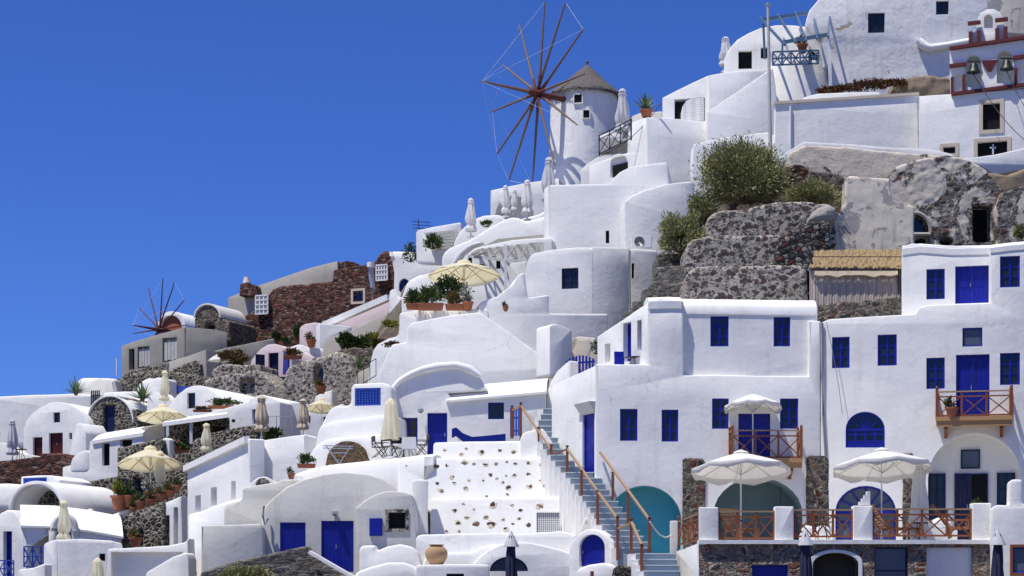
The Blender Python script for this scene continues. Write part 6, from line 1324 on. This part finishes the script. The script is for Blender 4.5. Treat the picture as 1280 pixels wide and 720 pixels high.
# white low roof house L3
F3_ = Fac(140,112,A2)
h34 = cw('white_house', 'white house with a low sloping roof and a tall black doorway', F3_, [(78,640),(78,584),(110,575),(112,552),(117,549),(150,546),(180,541),(180,600),(146,600),(146,640)], 4, 'white', [('k',127.5,554,137,582,dict(rec=.3,frame='navy')),('k',150,549.5,165,558,dict(rec=.3)),('k',91,599,100,605,dict(rec=.3))], 'house', rnd=.05)
slope(h34, F3_, [(116,551),(135,548),(160,544),(180,541)], [(-.1,-.2),(-.1,0),(.5,.35),(1.4,.6),(3,.8),(5,.85),(5,-.2)])
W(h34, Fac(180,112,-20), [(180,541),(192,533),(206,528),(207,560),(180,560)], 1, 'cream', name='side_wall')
cw('white_vault_house', 'rounded white dome edge between the buttress and the black doorway', Fac(100,112.8,A2), [(88,580),(90,572),(97,566),(108,563),(112,566),(112,590),(88,590)], 2, 'white', cat='vault', rnd=.4)
OP_CREAM.put(204, 566, 112, 'open cream parasol above the black terrace opening, nearer the skyline', sc=(.98,.98,1.12), rz=.15)
rk('dark_rubble_wall', 'dark rubble wall behind the lower open cream parasol', Fac(175,107,A2), [(146,660),(146,559),(165,556),(190,550),(201,548),(203,560),(203,570),(236,565),(236,660)], 2, 'stonedark', [('k',167,598,178,622,dict(rec=.4,pane='navy'))], r=(.09,.07,.25))
rk('dark_rubble_wall', 'dark rubble wall sloping beside the rubble-filled arch', Fac(120,106.5,A2), [(85,660),(87,630),(91,607),(100,603),(120,600),(146,595),(148,660)], 1.5, 'stonedark', r=(.09,.07,.25))
OP_CREAM.put(188, 640, 99, 'larger open cream parasol over the row of terracotta pots', sc=(1.1,1.1,1.34), rz=.1)
CP_CREAM.put(200.5, 626, 98, 'closed cream parasol beneath the larger open cream one', sc=(1,1,1.05), rz=1)
# pots row
for (x, y, P_, s, lab) in ((149,638,POT_YEL,1.0,'large terracotta pot with a yellow-green conifer'),(163,634,POT_DARK,1.5,'tall terracotta pot with a dark rounded shrub'),(186,624,POT_WFLOW,1.1,'terracotta pot with white flowers in the pot row')):
    P_.put(x, y, 97, lab, 'terracotta pots along the rubble terrace edge', sc=s)
POT_RUST = Proto(lambda: pot(.24, .32, 'leafrust', .4, 260))
for (x, y, P_, sx, lab) in ((167,642,POT_DARK,.8,'low terracotta pot in front of the tall pot'),(176,637,POT_DARK,1.05,'terracotta pot with trailing dark plants, third in the row'),(189,632,POT_RUST,1.0,'terracotta pot with rust-coloured plants beneath the closed cream parasol'),(201,627,POT_FLOW,1.0,'terracotta pot with a few red flowers right of the closed cream parasol'),(212,622,POT_RUST,1.1,'terracotta pot, second from the right end of the row'),(223,616,POT_DARK,.95,'rightmost terracotta pot beside the white pillar')):
    P_.put(x, y, 96.5, lab, 'terracotta pots along the rubble terrace edge', sc=sx)
rk('dark_rubble_wall', 'lower dark rubble wall under the row of terracotta pots', Fac(180,95.5,A2), [(152,720),(153,645),(170,638),(190,632),(206,625),(207,720)], 1.5, 'stonedark', [('k',172,661,178,683,dict(rec=.3,pane='navy'))], r=(.08,.07,.25))
POT_FLOW.put(170, 683, 93, 'flower pot at the base of the lower dark rubble wall', sc=1.2)
cw('white_parapet', 'small white sloping parapet before the terracotta pots', Fac(145,97.5,A2), [(134,660),(134,645),(150,640),(162,636),(162,660)], .8, 'white')
cw('white_pillar', 'white framed pillar and lintel beside the lower rubble wall', Fac(215,95,A2), [(205,720),(205,629),(215,625),(227,620),(228,720)], 1, 'white', [('k',206.5,644,212,700,dict(rec=.4,pane='woodpost')),('n',217,634,222.5,700,dict(rec=.5))], cat='pillar', rnd=.02)
rk('dark_rubble_wall', 'narrow dark rubble strip right of the white pillar', Fac(230,96,A2), [(222,720),(223,610),(236,600),(237,720)], 1, 'stonedark', r=(.08,.07,.25))
# bottom left
h35 = cw('white_house', 'white block with a blue lattice window at the far left', Fac(50,104,A2), [(25,640),(26,596),(45,594),(62,594),(75,600),(76,640)], 3, 'white', [('w',29,597,58.5,611,dict(rec=.08,n=(10,5),t=.09,mat='bluelight',pane='blue',ledge=0))], 'house', rnd=.04)
cw('white_vault_house', 'rounded white vault cut by the left edge under the red rubble', Fac(10,103,A2), [(-10,640),(-10,604),(5,604),(18,605),(25,608),(28,618),(28,640)], 3, 'white', cat='vault', bev=.35, rnd=.4)
F36 = Fac(50,100,A2)
h36 = cw('white_vault_house', 'open white vault with rubble stonework inside its arch', F36, [(14,660),(15,636),(17,625),(24,614),(34,607),(46,604.5),(58,607),(68,614),(76,624),(80,636),(81,660)], 5, 'white', [('n',18,607,77,660,dict(sy=637,rec=2.5))], 'house', rnd=.03)
dome_band(h36, F36, 17,78.5,606,637,5.5,'white',th=.2,over=.2)
Fin = F36.off(1.9); bm = prism(Fin, [Fin.uv(*p) for p in [(30,655)]+arc(54,640,26,27,180,0,14)+[(82,655)]], .3, (), .02); add(bm, 'rubble_infill', 'stonedark', h36)
F37 = Fac(35,93,A2)
h37 = cw('white_vault_house', 'low white barrel-vaulted house with a blue door at the bottom left', F37, [(-10,775),(-10,650),(0,641),(8,637),(16,638),(22,645),(28,656),(32,660),(33,775)], 8, 'white', [('s',4,664,15,725,dict(rec=.35,mat='blue'))], 'house', rnd=.05, bev=.15)
F38 = Fac(33,93,-15)
W(h37, F38, [(31,658),(70,660),(110,664),(152,672),(152,740),(31,740)], 4, 'white', [('n',68,645+12,90,690,dict(sy=668,rec=.5))], rnd=.03)
slope(h37, F38, [(26,657),(70,658),(110,663),(154,671)], [(-.1,-.1),(-.1,0),(.5,.45),(1.4,.9),(2.6,1.15),(4,1.2),(4,-.1)])
bm = bmesh.new(); tube(bm, [F38.p(x,y,-.12) for x,y in [(66,690)]+arc(79.5,664,14,19,180,0,12)+[(93,690)]], .2, 8); add(bm, 'arch_rim', 'white', h37, 50)
bm = bmesh.new(); Fq = F38.off(.3); bm = prism(Fq, [Fq.uv(*p) for p in [(70,690)]+arc(79.5,664,10.5,14,180,0,12)+[(90,690)]], .3, (), .01); add(bm, 'opening', 'darkin', h37)
bm = bmesh.new(); pbox(bm, F38, 57,661,63.5,668.5,-.04,.02); add(bm, 'vent_grille', 'greyboard', h37)
CP_CREAM.put(80, 690, 88, 'closed cream parasol in front of the low blue-door vaulted house', sc=(1.05,1.05,.98), rz=2); CP_CREAM.put(113, 665, 100, 'top of a closed cream parasol behind the barrel roof', sc=(.9,.9,.5)); CP_STRAIGHT.put(122, 745, 83, 'closed cream parasol rising from the bottom edge at left', sc=(.75,.75,.68))
A_ = at(30,709,86); B_ = at(54,702,86); ladder_rail(A_, Vector((B_.x,B_.y+1.2,A_.z)), .92, 3, 'blue cross-braced railing below the low vaulted house', 'bluelight', w=.06)
A_ = at(-6,722,82); B_ = at(17,722,82); ladder_rail(A_, B_, .72, 2, 'blue railing cut by the bottom left corner', 'bluelight', w=.05)
cw('white_parapet', 'white block parapet right of the blue cross-braced railing', Fac(72,86,A2), [(54,775),(54,680),(62,677),(72,674),(72,775)], .5, 'white')
cw('white_wall', 'plain white wall with a small square black vent at the bottom left', Fac(72,86,-4), [(72,675),(100,674),(142,676),(143,686),(230,690),(232,775),(72,775)], 3, 'white', [('k',124,692,131.5,701,dict(rec=.2))])
cw('white_parapet', 'white lower parapet under the blue cross-braced railing', Fac(40,85,A2), [(20,775),(22,712),(40,710),(56,704),(56,775)], .5, 'white')
cw('white_wall', 'sunken white wall panel with a thick rim at the bottom', Fac(180,84.5,5), [(134,775),(134,686),(180,684),(210,682),(232,678),(236,672),(238,775)], 1, 'white', [('n',139,690,228,735,dict(rec=.25))], rnd=.1)
cw('white_stair_wall', 'sloping white stair wall inside the sunken panel', Fac(205,83,15), [(176,775),(182,716),(200,705),(215,697),(233,690),(236,700),(236,775)], .8, 'white', cat='wall')
# long receding white house
F39 = Fac(310,86,62)
h39 = cw('white_house', 'long white house seen edge-on with three deep small blue windows', F39, [(234,586),(260,573),(290,558),(309,548.5),(312,549),(312,700),(234,700)], .7, 'white', [('k',244,619,251,640,dict(rec=.4,pane='bluelight')),('k',263.5,609,271,632,dict(rec=.4,pane='blue')),('n',289,601,294.5,624,dict(rec=.4))], 'house', rnd=.04, bev=.05)
bm = bmesh.new(); a_ = F39.p(233,586,-.05); b_ = F39.p(310,549.5,-.05); bar(bm, a_, b_, .25, .3); add(bm, 'roof_rim', 'white', h39)
W(h39, Fac(310,86,-25), [(310,549),(327,550),(328,640),(310,640)], .6, 'white', rnd=.03)
W(h39, Fac(327,86.5,14), [(327,550),(345,548),(365,545),(382,543),(383,640),(327,640)], .8, 'white', rnd=.04)
W(h39, Fac(382,86,-30), [(382,543),(397,546),(398,620),(382,620)], .6, 'white', rnd=.03)
F40 = Fac(300,84,60)
h40 = cw('white_house', 'lower white annexe with a curved parapet beside the cream wall', F40, [(234,642),(245,640),(262,633),(282,627),(302,622),(303,660),(282,668),(281,775),(234,775)], .8, 'white', [('k',241,714,246,740,dict(rec=.3,pane='blue'))], 'house', rnd=.1, bev=.2)
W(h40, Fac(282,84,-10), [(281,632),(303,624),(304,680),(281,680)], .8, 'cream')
cw('white_wall', 'white wall face left of the stained cream block', Fac(245,80,20), [(232,640),(253,648),(253,775),(232,775)], .8, 'white') if False else None
rk('rubble_patch', 'small dark hole of rubble in a white dome on the ledge', Fac(328,82,0), [(318,606),(322,599),(328,596),(335,599),(338,606)], .4, 'stonedark', r=(.05,.03,.2))
cw('white_dome', 'little white dome around the dark rubble hole', Fac(328,82.3,0), [(308,612),(314,603),(322,597),(332,595),(342,601),(346,612)], 2, 'white', cat='dome', rnd=.2)
# parasols in the middle left
CP_CREAM.put(258, 574, 101, 'closed cream parasol against the rounded dark rubble wall', sc=(1,1,.78), rz=.5)
CP_TAN.put(327, 552, 94, 'tallest closed cream-tan parasol before the long low white house', sc=(1.25,1.25,.92)); CP_TAN.put(379, 548, 94, 'closed tan parasol at the corner of the long low white house', sc=(1.05,1.05,.8), rz=1)
OP_CREAM.put(402, 545, 103, 'partly hidden open cream parasol under the small white wall', sc=(.6,.6,.8))
bush(340, 543, 95, (12,7), 'leafdark', 'dark round shrub beside the tallest closed parasol', 'shrub', n=700, ll=.16, lw=.05, seed=41, name='shrub')
ladder_rail(at(336,544,96), at(365,545,95), .95, 3, 'thin grey pipe railing between the closed tan parasols', 'metal', w=.035, diag=False)
cw('white_house', 'small white house behind the closed tan parasol and lattice window mound', Fac(395,108,5), [(376,545),(377,514),(395,512),(412,510),(430,505),(436,560),(376,560)], 3, 'white', [('k',404,521,410,531,dict(rec=.2)),('k',386,520,388,529,dict(rec=.15))], 'house')
# ================================================================ hillside and ground
CP = [(-20,720,108),(60,720,98),(200,720,98),(300,720,92),(420,720,84),(560,720,80),(700,720,78),(860,720,82),(1100,720,84),(1290,720,84),
 (-20,600,122),(60,600,112),(150,600,112),(250,600,112),(340,600,96),(450,600,92),(560,600,91),(700,600,90),(900,600,88),(1100,600,86),(1290,600,86),
 (60,540,133),(150,520,136),(260,520,128),(380,520,118),(450,520,100),(560,500,99),(660,500,98),(800,480,94),(1000,480,90),(1200,480,90),
 (-20,505,140),(200,480,150),(300,470,142),(400,460,138),(480,460,120),(560,430,104),(680,430,106),(800,420,100),(1000,400,96),(1200,380,94),
 (230,430,160),(320,420,165),(420,400,165),(500,400,145),(600,360,120),(700,350,117),(830,340,112),(1000,330,100),(1200,320,101),
 (560,330,138),(640,300,134),(740,250,142),(850,250,125),(960,260,106),(1100,250,106),(1240,230,108),(1000,200,114),(1200,205,118),(900,200,126),(900,110,132),(1100,110,126),(1250,110,122),(1150,20,140),(740,235,150)]
W3 = [at(*c) for c in CP]
rk_ = [(p.x, p.y, p.z-(3.2 if c[1] >= 600 and c[0] < 400 else 1.6)) for p, c in zip(W3, CP)]
def hill(x, y):
    sw = s = 0
    for a, b, z in rk_:
        d = ((x-a)**2+((y-b)*.8)**2+1)**2.6; w = 1/d; sw += w; s += w*z
    z = s/sw
    if y < 80: f = max(0, min(1, (80-y)/7)); z = z*(1-f)+(-2.2)*f
    if y > 80 and x < -8: pass
    if y > 150: f = min(1, (y-150)/60); z = z*(1-f)+(2)*f
    ex = max(0, abs(x)-60)/80; 
    if ex > 0: z = z*max(0, 1-ex)
    return z
bm = bmesh.new(); xs = [-3000,-1500,-700,-350,-200,-130]+[-90+i*1.5 for i in range(101)]+[75,100,140,220,400,900,3000]; ys = [-60,-20,20,40,52]+[58+i*1.5 for i in range(85)]+[190,205,220,260,400,900,3000]; g = {}
for i, x in enumerate(xs):
    for j, y in enumerate(ys):
        z = hill(x, y); z += .35*noise.noise(Vector((x*.3, y*.3, 0))) if 60 < y < 180 else 0
        if y > 400 or abs(x) > 300: z = min(z, 0)
        g[i,j] = bm.verts.new((x, y, z))
for i in range(len(xs)-1):
    for j in range(len(ys)-1): bm.faces.new((g[i,j], g[i+1,j], g[i+1,j+1], g[i,j+1]))
add(bm, 'hillside', 'rockground', None, 60, kind='structure')
an = thing('tv_aerial', 'rusty television aerial on the skyline left of the grey bench boards', 'aerial', at(524,288,130))
bm = bmesh.new(); bar(bm, at(524,292,130), at(523,274,130), .05); add(bm, 'mast', 'ironblack', an)
for k in range(3): bm = bmesh.new(); bar(bm, at(516,277+k*4,130), at(538,278+k*4,129), .04); add(bm, 'element', 'ironblack', an)
for (a, b, lab) in (((1218,95,110),(1300,190,104),'thin rope running from the left bell down to the right edge'),((1259,90,109),(1300,150,106),'thin rope running from the right bell down to the right edge')):
    A_ = at(*a); B_ = at(*b); bm = bmesh.new(); tube(bm, [A_.lerp(B_, i/10)-Vector((0,0,.5*math.sin(PI*i/10))) for i in range(11)], .022, 5); add(bm, 'bell_rope', 'ironblack', None, None, lab, 'rope')
for (a, b, sag, lab) in (((236,583,97),(243,640,94),.1,'loose cable down the corner of the long white house'),((372,498,118),(492,520,90),.9,'thin black cable strung over the closed tan parasols'),((828,128,117),(749,196,118),.5,'slack black cable on the wall left of the lattice block')):
    A_ = at(*a); B_ = at(*b); bm = bmesh.new(); tube(bm, [A_.lerp(B_, i/12)-Vector((0,0,sag*math.sin(PI*i/12))) for i in range(13)], .02, 5); add(bm, 'hanging_cable', 'ironblack', None, None, lab, 'cable')
# ================================================================ light, sky, camera
wd = bpy.data.worlds.new('World'); SC.world = wd; wd.use_nodes = True; nt = wd.node_tree
S = Vector((-.31, -.20, .93)).normalized()
sky = nt.nodes.new('ShaderNodeTexSky'); sky.sky_type = 'NISHITA'; sky.sun_disc = False
sky.sun_elevation = math.asin(S.z); sky.sun_rotation = math.atan2(S.x, S.y)
sky.altitude = 1200; sky.air_density = 1.0; sky.dust_density = 0; sky.ozone_density = 4.0
gm = nt.nodes.new('ShaderNodeMix'); gm.data_type = 'RGBA'; gm.blend_type = 'MULTIPLY'; gm.inputs[0].default_value = 1; gm.inputs[7].default_value = (.29, .475, 1.02, 1)
nt.links.new(sky.outputs[0], gm.inputs[6]); nt.links.new(gm.outputs[2], nt.nodes['Background'].inputs[0]); nt.nodes['Background'].inputs[1].default_value = .115
L = bpy.data.lights.new('sun', 'SUN'); L.energy = 4.85; L.angle = math.radians(.5); L.color = (1, .965, .885)
lo = bpy.data.objects.new('sun', L); COL.objects.link(lo); lo.rotation_euler = S.to_track_quat('Z', 'Y').to_euler(); lo.location = (-40, -20, 120)
cam = bpy.data.cameras.new('camera'); co = bpy.data.objects.new('camera', cam); COL.objects.link(co); SC.camera = co
co.location = (0, 0, 0); co.rotation_euler = (math.radians(90), 0, 0); cam.sensor_width = 36; cam.lens = 36*F0/1280; cam.shift_y = (H0-360)/1280; cam.clip_end = 9000; cam.clip_start = .5
SC.view_settings.view_transform = 'Standard'; SC.view_settings.look = 'None'; SC.view_settings.gamma = 1; SC.view_settings.exposure = 0.04
